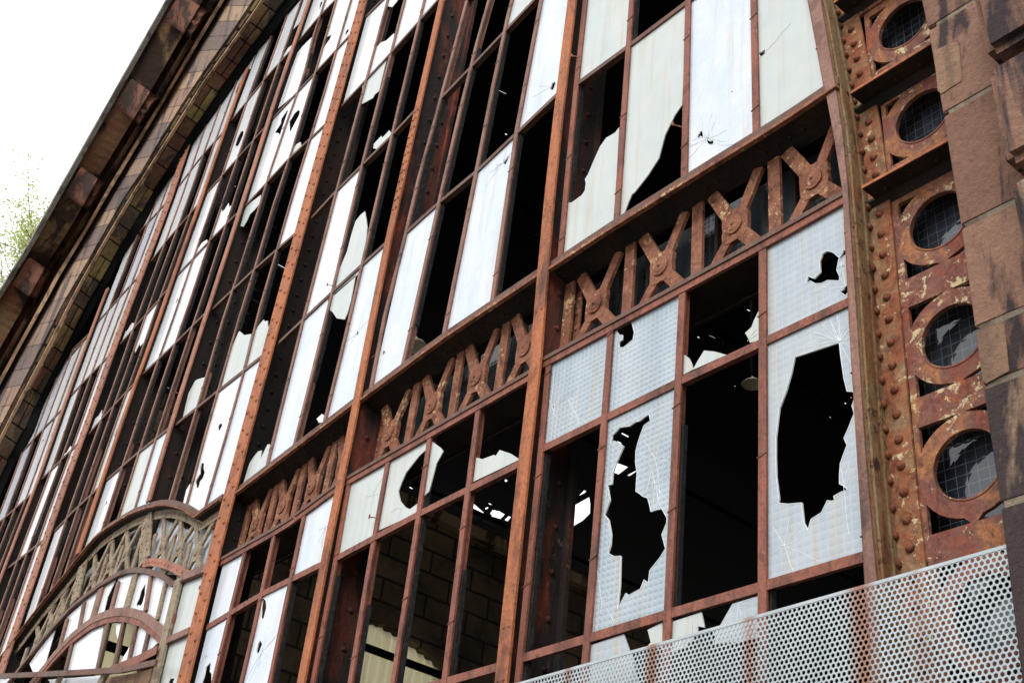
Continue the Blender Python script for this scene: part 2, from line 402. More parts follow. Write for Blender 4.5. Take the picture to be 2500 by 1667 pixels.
def bay(root, mulls, rails, cells, custom=None, mw=.036, rw=.034, mmat='red', rmat='rail', seed=1, barmask=None, ties=True, railbars=None, gask=True):
    """mulls: list of x(z), rails: list of z(x) bottom to top; cells[row][col] letters"""
    rnd = random.Random(seed); custom = custom or {}
    nr, nc = len(rails)-1, len(mulls)-1
    for r in range(nr):
        for c in range(nc):
            key = (r, c); ch = cells[r][c] if r < len(cells) and c < len(cells[r]) else '.'
            bl = cross(mulls[c], rails[r]); br = cross(mulls[c+1], rails[r]); tl = cross(mulls[c], rails[r+1]); tr = cross(mulls[c+1], rails[r+1])
            bot = [(bl[0]+(br[0]-bl[0])*t, rails[r](bl[0]+(br[0]-bl[0])*t)) for t in (0, .25, .5, .75, 1)]
            full = bot+[tr, tl]
            if key in custom:
                for spec in custom[key]:
                    kind, outer, holes = spec[:3]
                    outer = full if outer is None else wl(outer, GY0)
                    pane(root, outer, kind, [wl(h, GY0) for h in holes], spec[3] if len(spec) > 3 else 0, rnd, P2(*spec[4], GY0) if len(spec) > 4 else None, dark=kind in 'CLW')
                continue
            if ch == '.': continue
            w = br[0]-bl[0]; h = tl[1]-bl[1]
            if h < .05: continue
            if ch in WHITE:
                holes = []
                if ch in 'WL' and rnd.random() < .3 and h > .5:
                    t = rnd.uniform(.2, .8); zc = bl[1]+h*t; xc = mulls[c](zc)+w*rnd.uniform(.3, .7)
                    holes.append(blob((xc, zc), rnd.uniform(.012, .035), rnd.uniform(.02, .07), rnd))
                pane(root, full, ch, holes, 3 if rnd.random() < .4 else 0, rnd, dark=True)
            elif ch in 'hH':
                t = rnd.uniform(.3, .7); zc = bl[1]+h*t; xc = mulls[c](zc)+w*.5
                pane(root, full, 'W' if ch == 'h' else 'C', [blob((xc, zc), w*.28, h*rnd.uniform(.1, .2), rnd, 11)], 4, rnd, (xc, zc))
            elif ch in 'sS':
                k = rnd.uniform(.15, .4); zl = bl[1]+h*k*rnd.uniform(.3, 1.4); zr = br[1]+h*k*rnd.uniform(.3, 1.4)
                j = jag((mulls[c+1](zr), zr), (mulls[c](zl), zl), 6, h*.05, rnd)
                pane(root, [bl, br]+j, 'W' if ch == 's' else 'C', (), 1, rnd)
            elif ch in 'tT':
                k = rnd.uniform(.5, .8); zl = bl[1]+h*k*rnd.uniform(.6, 1.1); zr = br[1]+h*k*rnd.uniform(.6, 1.1)
                j = jag((mulls[c](zl), zl), (mulls[c+1](zr), zr), 6, h*.05, rnd)
                pane(root, j+[tr, tl], 'W' if ch == 't' else 'C', (), 1, rnd)
    # bars
    top, bottom = rails[-1], rails[0]
    for i, m in enumerate(mulls):
        if barmask and not barmask[i]: continue
        a = cross(m, bottom); b = cross(m, top)
        mb = MB(); z = a[1]; n = max(2, int((b[1]-a[1])/.6)); pts = []
        for k in range(n+1):
            zz = a[1]+(b[1]-a[1])*k/n; pts.append((m(zz), zz))
        mb.ribbon(pts, mw, 0.0, .012); mb.ribbon(pts, mw*.28, .012, .05)
        if ties:
            zz = a[1]+rnd.uniform(.1, .3)
            while zz < b[1]:
                x = m(zz); mb.bar((x-mw*.62, zz-.004), (x+mw*.62, zz+.010), .005, -.004, .002); zz += rnd.uniform(.5, .9)
        mb.build('mullion', mmat, root)
        if gask:
            g = MB(); H_ = b[1]-a[1]; zA = a[1]+H_*rnd.uniform(.02, .3); zB_ = b[1]-H_*rnd.uniform(.02, .3)
            g.ribbon([(m(zA+(zB_-zA)*t/6)+mw*.62, zA+(zB_-zA)*t/6) for t in range(7)], mw*.22, .020, .046)
            if g.f: g.build('gasket', 'gasket', root)
    for j, rl in enumerate(rails):
        if j == 0 or (railbars and not railbars[j]): continue
        a = cross(mulls[0], rl); b = cross(mulls[-1], rl)
        mb = MB(); n = nc*2; pts = []
        for k in range(n+1):
            x = a[0]+(b[0]-a[0])*k/n; pts.append((x, rl(x)))
        mb.ribbon(pts, rw, .0022, .011); mb.ribbon(pts, rw*.3, .011, .048)
        mb.build('rail', rmat, root)

# ---------------------------------------------------------------- post centre lines
POST = {
 'A': [(1405.5, 0), (1380.5, 208), (1355.5, 433), (1335, 668), (1318, 889), (1279, 1240), (1236.5, 1667)],
 'B': [(1087, 0), (998, 400), (952, 608), (914, 800), (863, 1068), (822.5, 1267), (746, 1667)],
 'C': [(894, 0), (773, 440), (677, 800), (560, 1240), (456, 1667)],
 'D': [(761, 0), (670, 267), (628.5, 400), (565, 600), (500, 800), (424.5, 1038), (371, 1221)],
 'D2': [(626, 124), (571.5, 267), (504, 466), (429, 676), (387, 800), (318.5, 988.5), (259, 1164), (199, 1344)],
 'E': [(470, 332), (416, 495), (364.6, 633), (301, 800), (233, 995), (146, 1235), (77, 1440), (9, 1641)],
 'F': [(300, 623), (255.6, 735), (209, 859), (167, 975), (98.8, 1170.7), (15, 1391), (-40, 1540)],
}
PXF = {k: f_of(wl(v), 1) for k, v in POST.items()}
def edge(k, off): return lambda z: PXF[k](z)+off
PW = {'A': .088, 'B': .082, 'C': .19, 'D': .085, 'D2': .085, 'E': .20, 'F': .085}
MATP = {'A': 'orange', 'B': 'orange', 'C': 'orange', 'D': 'salmon', 'D2': 'orange', 'E': 'salmon', 'F': 'salmon'}
LBL = {
 'A': ('thick orange rusted post right of the fourth lattice group, nearest post to the roundel strip', 'slim'),
 'B': ('narrow orange rusted post with riveted splice, between the nearest post and the rivet-studded one', 'slim'),
 'C': ('wide orange post with two staggered rows of rivets, just right of the curved porch transom', 'wide'),
 'D': ('slim salmon post landing on the crown of the curved porch transom', 'slim'),
 'D2': ('slim bright orange post landing on the left flank of the curved transom', 'slim'),
 'E': ('wide salmon riveted post far left, running down past the end of the curved transom', 'wide'),
 'F': ('slim salmon post furthest left, next to the stone arch', 'slim')}
ZT = {'A': 8.6, 'B': 10.4, 'C': 11.6, 'D': 12.6, 'D2': 12.2, 'E': 11.9, 'F': 10.2}
ZB = {'A': 0.2, 'B': 0.2, 'C': 0.2, 'D': P(371, 1226).z, 'D2': P(199, 1352).z, 'E': P(9, 1648).z, 'F': 5.2}
for k in POST:
    zb, zt = ZB[k], ZT[k]; w = PW[k]
    root = thing('iron_post', (PXF[k](zb), 0, zb), LBL[k][0], 'iron post', 'iron posts dividing the great window')
    pts = [(PXF[k](zb+(zt-zb)*i/14), zb+(zt-zb)*i/14) for i in range(15)]
    mb = MB(); mb.ribbon(pts, w, -.034, -.020)
    rv = mb
    if LBL[k][1] == 'wide':
        z = zb+.05; i = 0
        while z < zt:
            for s in (-1, 1):
                zz = z+(.075 if s > 0 else 0); x = PXF[k](zz)+s*w*.27
                rv.dome((x, -.034, zz), .016, .014, seg=8)
            z += .15; i += 1
    else:
        if k == 'B':
            z = 7.2
            while z < 8.2:
                for s in (-1, 1): rv.dome((PXF[k](z)+s*w*.25, -.034, z), .012, .012, seg=8)
                z += .09
        if k == 'A':
            for z in (2.1, 3.3, 3.55, 5.35, 6.1):
                for s in (-1, 1): rv.dome((PXF[k](z)+s*w*.22, -.034, z), .009, .006, seg=8)
    mb.build('face_plate', MATP[k], root)
    web = MB()
    for i in range(14):
        (xa, za), (xb, zb2) = pts[i], pts[i+1]
        web.hexa([(xa-.008, -.0195, za), (xa+.008, -.0195, za), (xa+.008, .27, za), (xa-.008, .27, za)], [(xb-.008, -.0195, zb2), (xb+.008, -.0195, zb2), (xb+.008, .27, zb2), (xb-.008, .27, zb2)])
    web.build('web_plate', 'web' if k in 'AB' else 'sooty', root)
    fl = MB(); fl.ribbon(pts, .10, .2705, .284)
    for s in (-1, 1): fl.ribbon([(p[0]+s*.0105+s*.02, p[1]) for p in pts], .04, .255, .269)
    z = zb+.05
    while z < zt:
        fl.dome((PXF[k](z)+.0085, .09, z), .018, .016, (1, 0, 0), 7, 2); fl.dome((PXF[k](z)+.0085, .2, z+.05), .018, .016, (1, 0, 0), 7, 2); z += .24 if k not in 'CE' else .16
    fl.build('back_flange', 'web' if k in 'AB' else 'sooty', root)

# ---------------------------------------------------------------- right edge of the glazing (inner line of the arch frame)
RIN = wl([(1983, 0), (2022, 210), (2040, 300), (2058, 400), (2074, 520), (2086, 800), (2105, 1100), (2124, 1400), (2141, 1667)])
RIN = [(-2.66, 8.4), (-2.46, 7.2)] + RIN
XR = f_of([(x-.004, z) for x, z in RIN], 1)

# ---------------------------------------------------------------- window bays
z_sillR = zline((1366.8, 626.4), (1515.8, 528), (1800, 350), (1900, 289), (2023, 205.5))
z_flR = zline((1349, 863), (1900, 561), (2074, 461)); z_midR = zline((1325, 1086), (1644, 928), (2086, 718.7)); z_botR = zline((1271.5, 1596), (1647, 1481.5), (2117, 1342))
def shift(f, d): return lambda x: f(x)+d
A_ = lambda pts, ox, oy: Z3(pts, ox, oy)

# right bay, upper
r = thing('window_bay', (-3.1, 0, 5.72), 'tall upper window bay at the right holding the long cream pane with a curved break', 'window bay', 'glazed bays of the great window')
mu = [xline((1428, 0), (1395, 310), (1368, 610)), xline((1541, 0), (1504, 531)), xline((1679, 0), (1669, 432)), xline((1839, 0), (1845, 327)), XR]
ru = [shift(z_sillR, -.012), zline((1405.5, 205.5), (1524, 119), (1670, 9)), const(8.35)]
p1 = A_([(1045, 1045), (1010, 1090), (940, 1130), (890, 1200), (840, 1310), (790, 1430), (765, 1470), (772, 1500), (765, 1560), (740, 1600), (720, 1613), (680, 1643), (650, 1663), (600, 1648), (585, 1943), (560, 2095), (1010, 1813), (1030, 1343)], 1200, 0)
p2 = A_([(1135, 350), (1600, 40), (1562, 860), (1500, 950), (1420, 1110), (1370, 1300), (1280, 1440), (1170, 1580), (1150, 1593), (1120, 1663), (1085, 1753), (1040, 1790), (1070, 1400)], 1200, 0)
cu = {(0, 0): [('C', p1, (), 0)], (0, 1): [('C', p2, (), 0)],
      (0, 2): [('L', None, [A_([(1730, 1070), (1737, 1128), (1712, 1118), (1690, 1142), (1686, 1120), (1708, 1085)], 1200, 0), A_([(1762, 1135), (1785, 1158), (1822, 1148), (1820, 1180), (1790, 1188), (1765, 1168)], 1200, 0), A_([(1975, 742), (1978, 752), (1966, 762), (1964, 752)], 1200, 0)], 14, (1728, 338))],
      (0, 3): [('C', None, [A_([(2247, 402), (2243, 440), (2205, 472), (2188, 440), (2215, 425)], 1200, 0)], 8, (1864, 130))],
      (1, 0): [('C', None, (), 0)], (1, 1): [], (1, 2): [('L', None, (), 3)], (1, 3): [('C', None, (), 3)]}
bay(r, mu, ru, ['....', '....'], cu, mw=.040, rw=.036, mmat='red', rmat='rail', seed=3)

# right bay, lower
r = thing('window_bay', (-3.1, 0, 2.7), 'lower window bay above the perforated screen, gridded glass with large jagged holes', 'window bay', 'glazed bays of the great window')
mu = [xline((1340, 870), (1319, 1104), (1268.5, 1602)), xline((1489, 820), (1456, 1267), (1426, 1626)), xline((1665, 710), (1639, 1267), (1626, 1566)), xline((1861, 602), (1861, 900), (1860, 1500)), XR]
ru = [const(1.75), shift(z_botR, -.018), shift(z_midR, -.018), shift(z_flR, -.045)]
q = lambda pts: A_(pts, 1200, 800); w4 = lambda pts: A_(pts, 1800, 800)
h2 = q([(1290, 705), (1303, 760), (1250, 800), (1220, 880), (1195, 960), (1183, 1010), (1180, 1100), (1192, 1190), (1183, 1340), (1215, 1358), (1240, 1380), (1280, 1395), (1300, 1470), (1305, 1505), (1350, 1490), (1395, 1480), (1438, 1558),
        (1435, 1600), (1396, 1693), (1426, 1808), (1382, 1880), (1298, 1985), (1285, 2088), (1250, 2063), (1220, 2138), (1165, 2168), (1120, 2193), (1102, 2173), (1032, 2303), (1042, 2200), (1052, 2113), (1058, 1868), (1007, 1873), (955, 1843), (975, 1780), (981, 1693), (960, 1573),
        (925, 1530), (970, 1410), (950, 1290), (985, 1280), (992, 1200), (1020, 1110), (1082, 970), (1040, 940), (1000, 925), (975, 950), (990, 880), (1020, 850), (1050, 815), (1130, 805), (1180, 770), (1215, 762), (1240, 740)])
h4 = w4([(470, 240), (580, 205), (690, 168), (835, 120), (850, 250), (875, 420), (900, 520), (945, 520), (967, 560), (940, 640), (958, 700), (920, 800), (875, 905), (900, 960), (870, 1040), (845, 1110), (838, 1200), (838, 1280), (878, 1296), (905, 1330), (850, 1345), (790, 1380), (800, 1410), (775, 1420), (740, 1413), (690, 1513), (605, 1568), (580, 1658), (545, 1593), (528, 1433), (420, 1443), (335, 1435), (342, 1400), (320, 1220), (315, 1050), (316, 900), (345, 660), (400, 520), (440, 380)])
c4 = [A_([(562, 985), (580, 920), (630, 940), (665, 905), (680, 890), (675, 800), (700, 735), (740, 712), (790, 728), (835, 770), (815, 870), (840, 925), (835, 960), (740, 955), (690, 980), (640, 982), (600, 960)], 1800, 400),
      A_([(835, 1045), (870, 1030), (880, 1005), (920, 978), (952, 985), (940, 1050), (905, 1055), (890, 1080)], 1800, 400), A_([(855, 742), (870, 710), (908, 695), (914, 720), (885, 748), (840, 790), (832, 778)], 1800, 400)]
cu = {(2, 0): [('Q', None, [q([(495, 655), (520, 625), (512, 682)]), q([(700, 758), (716, 762), (716, 790), (704, 794)])], 13, (1352, 995)), ],
      (2, 1): [('Q', None, [q([(1042, 160), (1080, 162), (1120, 130), (1160, 95), (1170, 40), (1150, -45), (1110, -75), (1060, -60), (1030, -20), (1022, 20), (1045, 60), (1072, 60), (1070, 100), (1045, 115)])], 8, (1535, 830))],
      (2, 2): [('C', q([(1555, 395), (1560, 230), (1580, 220), (1620, 250), (1640, 290), (1652, 340)]), ()), ('C', q([(1648, 345), (1690, 270), (1742, 186), (1830, 195), (1890, 212), (1925, 222)]), ()), ('C', q([(2195, 105), (2118, 122), (2100, 80), (2078, 42), (2130, -5), (2150, -60), (2195, -150)]), (), 3)],
      (2, 3): [('B', None, c4, 26, (2055, 650))],
      (1, 0): [], (1, 2): [],
      (1, 1): [('Q', None, [h2], 16, (1600, 1180))],
      (1, 3): [('B', None, [h4], 26, (2050, 835))],
      (0, 0): [], (0, 3): [],
      (0, 1): [('B', A_([(790, 1700), (815, 1255), (1085, 1165), (1110, 1240), (1150, 1350), (1190, 1500), (1200, 1700)], 1200, 1200), (), 2), ('C', A_([(1278, 1130), (1400, 1070), (1400, 1270), (1245, 1300), (1305, 1232)], 1200, 1200), (), 2)],
      (0, 2): [('C', A_([(1475, 1065), (1720, 985), (1745, 1110), (1690, 1100), (1690, 1150), (1600, 1260), (1475, 1330)], 1200, 1200), (), 8), ('B', A_([(1830, 1150), (1880, 1080), (1975, 915), (2190, 850), (2190, 1200), (1830, 1250)], 1200, 1200), (), 9, (1804, 1470))]}
bay(r, mu, ru, ['....']*3, cu, mw=.040, rw=.040, mmat='red', rmat='red', seed=5, railbars=[0, 1, 1, 0])
PRL = mu
PANEQ = []
for (ri, ci) in ((2, 0), (2, 1), (2, 3), (1, 1), (1, 3)):
    PANEQ.append([cross(mu[ci], ru[ri]), cross(mu[ci+1], ru[ri]), cross(mu[ci+1], ru[ri+1]), cross(mu[ci], ru[ri+1])])
# more radiating cracks for the two shattered panes
for (cx, cy, n) in ((2048, 832, 16), (2060, 1190, 10), (1915, 1330, 9), (2020, 640, 14), (2065, 700, 12), (1600, 1120, 9), (1470, 1470, 7), (1345, 985, 9), (1412, 1022, 10)):
    rr = random.Random(int(cx+cy)); mb = MB(); c = P2(cx, cy, GY0)
    for k in range(n):
        an = 2*math.pi*k/n+rr.uniform(-.2, .2); p = c; L = rr.uniform(.06, .22)
        for s_ in range(4):
            an += rr.uniform(-.15, .15); t = (p[0]+math.cos(an)*L/4, p[1]+math.sin(an)*L/4)
            # stay on glass: skip anything inside the holes
            def inn(pt, lp):
                cc = False; j = len(lp)-1
                for i in range(len(lp)):
                    xi, yi = lp[i]; xj, yj = lp[j]
                    if (yi > pt[1]) != (yj > pt[1]) and pt[0] < (xj-xi)*(pt[1]-yi)/(yj-yi)+xi: cc = not cc
                    j = i
                return cc
            H = [wl(h2, GY0), wl(h4, GY0)]+[wl(h, GY0) for h in c4]
            if any(inn(t, h) or inn(((p[0]+t[0])/2, (p[1]+t[1])/2), h) for h in H) or t[0] > XR(t[1])-.01 or (t[1] > z_midR(t[0])-.02) != (c[1] > z_midR(c[0])-.02) or t[1] > z_flR(t[0])-.05 or not any(inpoly(t, o_) for o_ in PANEQ): break
            mb.bar(p, t, .0010, GY0-.0010, GY0+.001); p = t
    if mb.f:
        mb.build('crack', 'crack', [o for o in r.children if o.name.startswith('pane')][0])

# bay A-B, upper
AL = edge('A', -.044)
r = thing('window_bay', (-5.2, 0, 5.7), 'upper window bay with two long pale ribbed panes between black gaps', 'window bay', 'glazed bays of the great window')
m0 = xline((1139, 0), (1073.6, 247), (1029, 400), (990, 567), (913, 867), (904, 943)); m1 = xline((1192.8, 0), (1145, 170), (1076.6, 467), (987, 867)); m2 = xline((1249, 0), (1228.5, 77), (1163, 413), (1082.6, 814)); m3 = xline((1320, 0), (1259.6, 321), (1201.5, 727))
z_sAB = zline((1300, 668), (1081.5, 815), (895, 955)); R1 = zline((1300, 286), (1163, 417), (1065, 498), (990, 567)); R2 = zline((1300, 3), (1148, 164), (1073.6, 241))
cu = {(0, 0): [('L', None, [A_([(1130, 180), (1145, 195), (1130, 225), (1118, 222)], 600, 800)], 6, (937, 860))],
      (0, 1): [], (0, 2): [('L', None, [A_([(2165, 1275), (2155, 1300), (2130, 1350), (2105, 1340)], 600, 0)], 10, (1228, 398))], (0, 3): [],
      (1, 3): [('L', None, [A_([(520, 668), (525, 690), (505, 740), (480, 735), (495, 690)], 1200, 0)], 5, (1348, 212))],
      (2, 2): [('C', None, ())], (2, 3): [('L', None, ())]}
bay(r, [m0, m1, m2, m3, AL], [shift(z_sAB, -.012), R1, R2, const(9.2)], ['....']*3, cu, mw=.036, rw=.034, mmat='dullred', rmat='rail', seed=11, barmask=[1, 1, 1, 1, 0])

# bay A-B, lower
r = thing('window_bay', (-5.2, 0, 2.7), 'lower window bay of long empty openings with one cream pane broken by a curved hole', 'window bay', 'glazed bays of the great window')
s0 = xline((853, 1162), (820, 1355), (761, 1667)); s1 = xline((947, 1118.7), (912.8, 1304), (853, 1667)); s2 = xline((1050, 1053), (1023, 1241), (957.5, 1667)); s3 = xline((1169, 981.7), (1142, 1184), (1082.6, 1667))
z_fAB = zline((853, 1162), (1297, 904)); z_mAB = zline((820, 1357), (1023, 1248), (1275, 1122)); z_bAB = zline((1094.5, 1653), (1219.6, 1617))
u = lambda pts: A_(pts, 600, 800)
cu = {(2, 0): [('C', None, [u([(1040, 1355), (1046, 1372), (1036, 1380)]), A_([(845, 168), (850, 195), (838, 205), (836, 180)], 600, 1200)], 5, (910, 1208))],
      (2, 1): [('C', u([(1160, 1075), (1505, 870), (1475, 1000), (1420, 1050), (1380, 1100), (1310, 1190), (1275, 1270), (1250, 1340), (1268, 1420), (1310, 1470), (1345, 1485), (1405, 1440), (1400, 1520), (1075, 1665)]), (), 3)],
      (2, 2): [('C', u([(1520, 925), (1600, 985), (1617, 1012), (1560, 1115), (1530, 1230), (1500, 1340), (1450, 1390)]), ())],
      (2, 3): [('C', u([(1865, 1260), (1888, 1062), (1940, 1075), (2035, 1040), (2048, 1050), (2080, 1000), (2170, 1030), (2245, 1078)]), (), 3)]}
for i in range(4): cu[(0, i)] = []; cu[(1, i)] = []
bay(r, [s0, s1, s2, s3, AL], [const(1.7), shift(z_bAB, -.015), shift(z_mAB, -.012), shift(z_fAB, -.04)], ['....']*3, cu, mw=.040, rw=.040, mmat='red', rmat='red', seed=12, barmask=[1, 1, 1, 1, 0], railbars=[0, 1, 1, 0])

# bay B-C, upper
BL = edge('B', -.041); CR = edge('C', .095)
r = thing('window_bay', (-6.9, 0, 5.7), 'upper window bay right of the wide riveted post, with a tall pointed shard', 'window bay', 'glazed bays of the great window')
c1 = xline((945.5, 0), (820, 467), (734, 800), (653, 1127)); c2 = xline((987, 0), (883, 400), (789, 800), (719, 1077)); c3 = xline((1035, 0), (939, 400), (847, 800), (793, 1020))
z_sBC = zline((600, 1176), (862, 976)); rc = zline((680, 835), (805.5, 716), (942.6, 590.6)); rb = zline((765, 525), (826, 459), (954.5, 331), (1021.5, 259)); ra = zline((838, 253), (951.5, 131), (1067.7, 0)); rt = zline((901, 27), (927.7, 0))
t5 = lambda pts, ox, oy: Z3(pts, ox, oy, 5.8725)
cu = {(0, 0): [('C', t5([(1545, 1180), (1640, 880), (1700, 790), (1760, 715), (1812, 700), (1795, 825), (1850, 710), (1900, 610), (1935, 615), (1860, 960)], 330, 980), ())],
      (0, 1): [('L', None, (), 3)], (0, 2): [('C', [(801, 730), (868, 672), (856, 736.6), (848, 765), (841, 779.8), (822, 776.8), (812, 762), (802.6, 754.5)], ()), ('W', [(773, 1022), (786, 1010), (790, 1012), (788, 1030), (779, 1032)], ())],
      (0, 3): [('L', None, [A_([(918, 1360), (928, 1378), (915, 1408), (905, 1402)], 600, 400)], 9, (872, 812))],
      (1, 0): [], (1, 1): [('W', None, (), 2)], (1, 2): [('C', [(815, 722), (829, 656), (847, 614.5), (857, 575), (868, 540), (880, 525), (890.4, 516), (893.4, 531), (896.4, 555), (892, 600), (876, 668)], ())], (1, 3): [],
      (2, 0): [], (2, 1): [('C', [(885, 208), (944, 144), (925, 223), (915, 231), (910, 240), (883, 254.7)], ())],
      (2, 2): [('C', [(911, 362), (912.8, 351.5), (930.6, 332), (933.6, 336.6), (950, 318.7), (956, 326), (925, 366)], ())], (2, 3): [],
      (3, 0): [('W', None, ())], (3, 1): [('W', [(893, 198), (905, 160), (916, 119), (930.6, 104), (942.6, 100), (962, 82), (960, 128)], ()), ('W', [(944, 20), (950, -20), (980, -25), (969, 4), (957.5, 18), (947, 16)], ())],
      (3, 2): [('W', None, (), 2)], (3, 3): [('W', None, ())]}
bay(r, [CR, c1, c2, c3, BL], [shift(z_sBC, -.012), rc, rb, ra, lambda x: max(ra(x)+.9, 10.6)], ['....']*4, cu, mw=.034, rw=.034, mmat='dullred', rmat='rail', seed=14, barmask=[0, 1, 1, 1, 0])

# bay B-C, lower
r = thing('window_bay', (-6.9, 0, 2.7), 'lower window bay right of the wide riveted post, checkered white panes and dark gaps', 'window bay', 'glazed bays of the great window')
b1 = xline((600, 1333), (518, 1667)); b2 = xline((672, 1286), (600, 1617), (588, 1667)); b3 = xline((745, 1240), (710, 1402), (656, 1667))
z_fBC = zline((541, 1362), (700, 1271.5), (826, 1178)); z_mBC = zline((506, 1525), (634, 1447), (790, 1369))
v5 = lambda pts: Z3(pts, 300, 1400, 5.8725)
cu = {(1, 0): [('L', None, (), 2)], (1, 1): [], (1, 2): [], (1, 3): [('L', None, [A_([(655, 275), (662, 285), (650, 300)], 600, 1200), A_([(692, 270), (698, 285), (686, 292)], 600, 1200)], 7, (795, 1286))],
      (0, 0): [('L', None, [v5([(1265, 1260), (1250, 1400), (1275, 1430), (1270, 1640), (1090, 1680), (1160, 1480), (1190, 1340)])], 6, (505, 1600))],
      (0, 1): [], (0, 2): [('L', None, [v5([(2005, 340), (2050, 380), (2060, 480), (2020, 640), (1980, 640), (1985, 500)]), v5([(1970, 945), (2000, 1000), (1965, 1100), (1930, 1160), (1910, 1110), (1935, 1010)])], 10, (640, 1590))], (0, 3): []}
bay(r, [CR, b1, b2, b3, BL], [const(1.4), shift(z_mBC, -.012), shift(z_fBC, -.04)], ['....']*2, cu, mw=.040, rw=.042, mmat='red', rmat='red', seed=15, barmask=[0, 1, 1, 1, 0], railbars=[0, 1, 0])

# porch transom top curve (surveyed)
T1px = [(549, 1207), (520, 1227), (488, 1250), (478, 1243), (461, 1232), (440, 1225), (420, 1221), (398, 1222), (375, 1227), (352, 1235), (329, 1244), (300, 1261), (272, 1279), (242, 1303), (201.5, 1350), (163.5, 1400), (102, 1475), (47.7, 1548), (0, 1610), (-60, 1690)]
T1 = f_of(wl(T1px), 0)
# bay C-D
CL = edge('C', -.095)
r = thing('window_bay', (-8.5, 0, 6.9), 'upper window bay just left of the wide riveted post, roof light slots seen through', 'window bay', 'glazed bays of the great window')
d1 = xline((793, 0), (762, 94), (735, 209), (684.7, 332), (652, 439), (596, 620), (553, 745), (502, 919), (439, 1130), (413, 1218)); d2 = xline((820, 0), (796, 85), (765.6, 187), (712, 366), (672.5, 480), (619.7, 659), (592, 743), (532.6, 948), (480, 1130), (456, 1223))
d3 = xline((856, 0), (822, 116), (779, 267), (756, 339), (703.5, 507), (676, 606), (636.5, 738), (595.6, 900), (536, 1114), (500, 1235))
zr = [shift(T1, -.01), zline((641.6, 866), (534, 951), (436, 1029)), zline((727, 563), (619.7, 657), (526, 745.6)), zline((800.5, 296), (698, 393), (601, 499)), zline((862.7, 75), (770.7, 175), (687, 265.6)), zline((818, 0), (779, 39), (740, 86)), lambda x: 13.2]
cu = {(0, 0): [], (0, 1): [('W', [(447, 1228), (455, 1195), (464, 1180), (462, 1200), (456, 1232)], ())],
      (0, 2): [('W', None, [t5([(1245, 310), (1250, 340), (1215, 410), (1190, 420), (1188, 360), (1215, 320)], 330, 980), t5([(975, 870), (990, 890), (985, 960), (1000, 1010), (975, 1090), (935, 1140), (915, 1220), (880, 1250), (862, 1150), (900, 1080), (925, 1040), (930, 950), (950, 890)], 330, 980)], 6, (505, 1140))], (0, 3): [('L', None, ())],
      (1, 0): [('C', [(445, 1024), (449, 1007), (460, 960), (476.4, 929), (483, 925.6), (500, 920.5), (481.6, 1000)], ())], (1, 1): [],
      (1, 2): [('C', [(536, 958), (542.9, 935.8), (566.7, 845.6), (583.7, 808), (590, 812), (595.6, 818), (602, 817), (613.5, 815), (592, 905)], ())],
      (1, 3): [('C', [(596, 905), (602.5, 893), (609, 850.7), (620, 815), (631.4, 794.5), (644, 780), (646, 785), (652.7, 782.6), (654.4, 798.7), (662, 797), (645, 868)], ())],
      (2, 0): [('C', [(599, 505), (636.7, 476), (634, 497), (622, 512), (609.5, 524), (602, 540), (594, 554), (587, 551.5)], ())], (2, 1): [], (2, 2): [], (2, 3): [('W', None, ())],
      (3, 0): [('W', None, [t5([(965, 165), (935, 190), (860, 300), (850, 370), (770, 492), (825, 505), (840, 540), (900, 350)], 540, 240)])],
      (3, 1): [('W', None, [t5([(1110, 165), (1130, 200), (1110, 260), (980, 500), (978, 340), (1050, 220)], 540, 240)])], (3, 2): [('C', t5([(985, 870), (1020, 740), (1080, 660), (1135, 628), (1150, 690), (1100, 760)], 540, 240), ())], (3, 3): [('W', None, ())],
      (4, 0): [('W', t5([(1050, 1560), (1240, 1000), (1330, 760), (1400, 670), (1530, 540), (1450, 900), (1320, 1330)], 500, 0), ())], (4, 1): [], (4, 2): [('W', None, [t5([(1760, 530), (1820, 500), (1790, 570), (1700, 690), (1730, 560)], 500, 0)])], (4, 3): [('W', None, [t5([(2065, 420), (2060, 455), (2020, 505), (2010, 490), (2030, 440)], 500, 0)])],
      (5, 0): [('W', None, [t5([(1690, 25), (1680, 60), (1640, 150), (1645, 90), (1660, 35)], 500, 0)])], (5, 1): [('W', None, ())], (5, 2): [('W', None, ())], (5, 3): [('W', None, ())]}
bay(r, [edge('D', .02), d1, d2, d3, CL], zr, ['....']*6, cu, mw=.03, rw=.034, mmat='dullred', rmat='rail', seed=17, barmask=[0, 1, 1, 1, 0])
# bay D2-D
r = thing('window_bay', (-10.1, 0, 6.8), 'narrow upper window bay above the crown of the curved porch transom', 'window bay', 'glazed bays of the great window')
a_, b_ = edge('D2', .02), edge('D', -.03)
zr = [shift(T1, -.01), zline((417, 1040), (337, 1103), (264, 1166)), zline((505, 759), (425, 839), (350, 910)), zline((587, 511), (509, 589), (434, 669)), zline((659, 296), (579, 386), (504, 470)), zline((720, 111), (646, 192), (588, 264)), const(13.4)]
bay(r, [mixline(a_, b_, t) for t in (0, .25, .5, .75, 1)], zr, ['W.CL', '....', 'WW..', 'W.s.', '.h..', 'W.Wh'], {(3, 1): [('W', [(478, 622), (484, 606), (494, 592), (505, 585), (507, 592), (486, 618)], ())], (4, 2): [], (5, 3): [('W', [(690, 140), (703, 118), (716, 108), (712, 125)], ()), ('W', [(735, 20), (745, -8), (752, -8), (738, 42), (728, 60), (716, 72)], ())]}, mw=.03, rw=.034, mmat='dullred', rmat='rail', seed=21, barmask=[0, 1, 1, 1, 0])
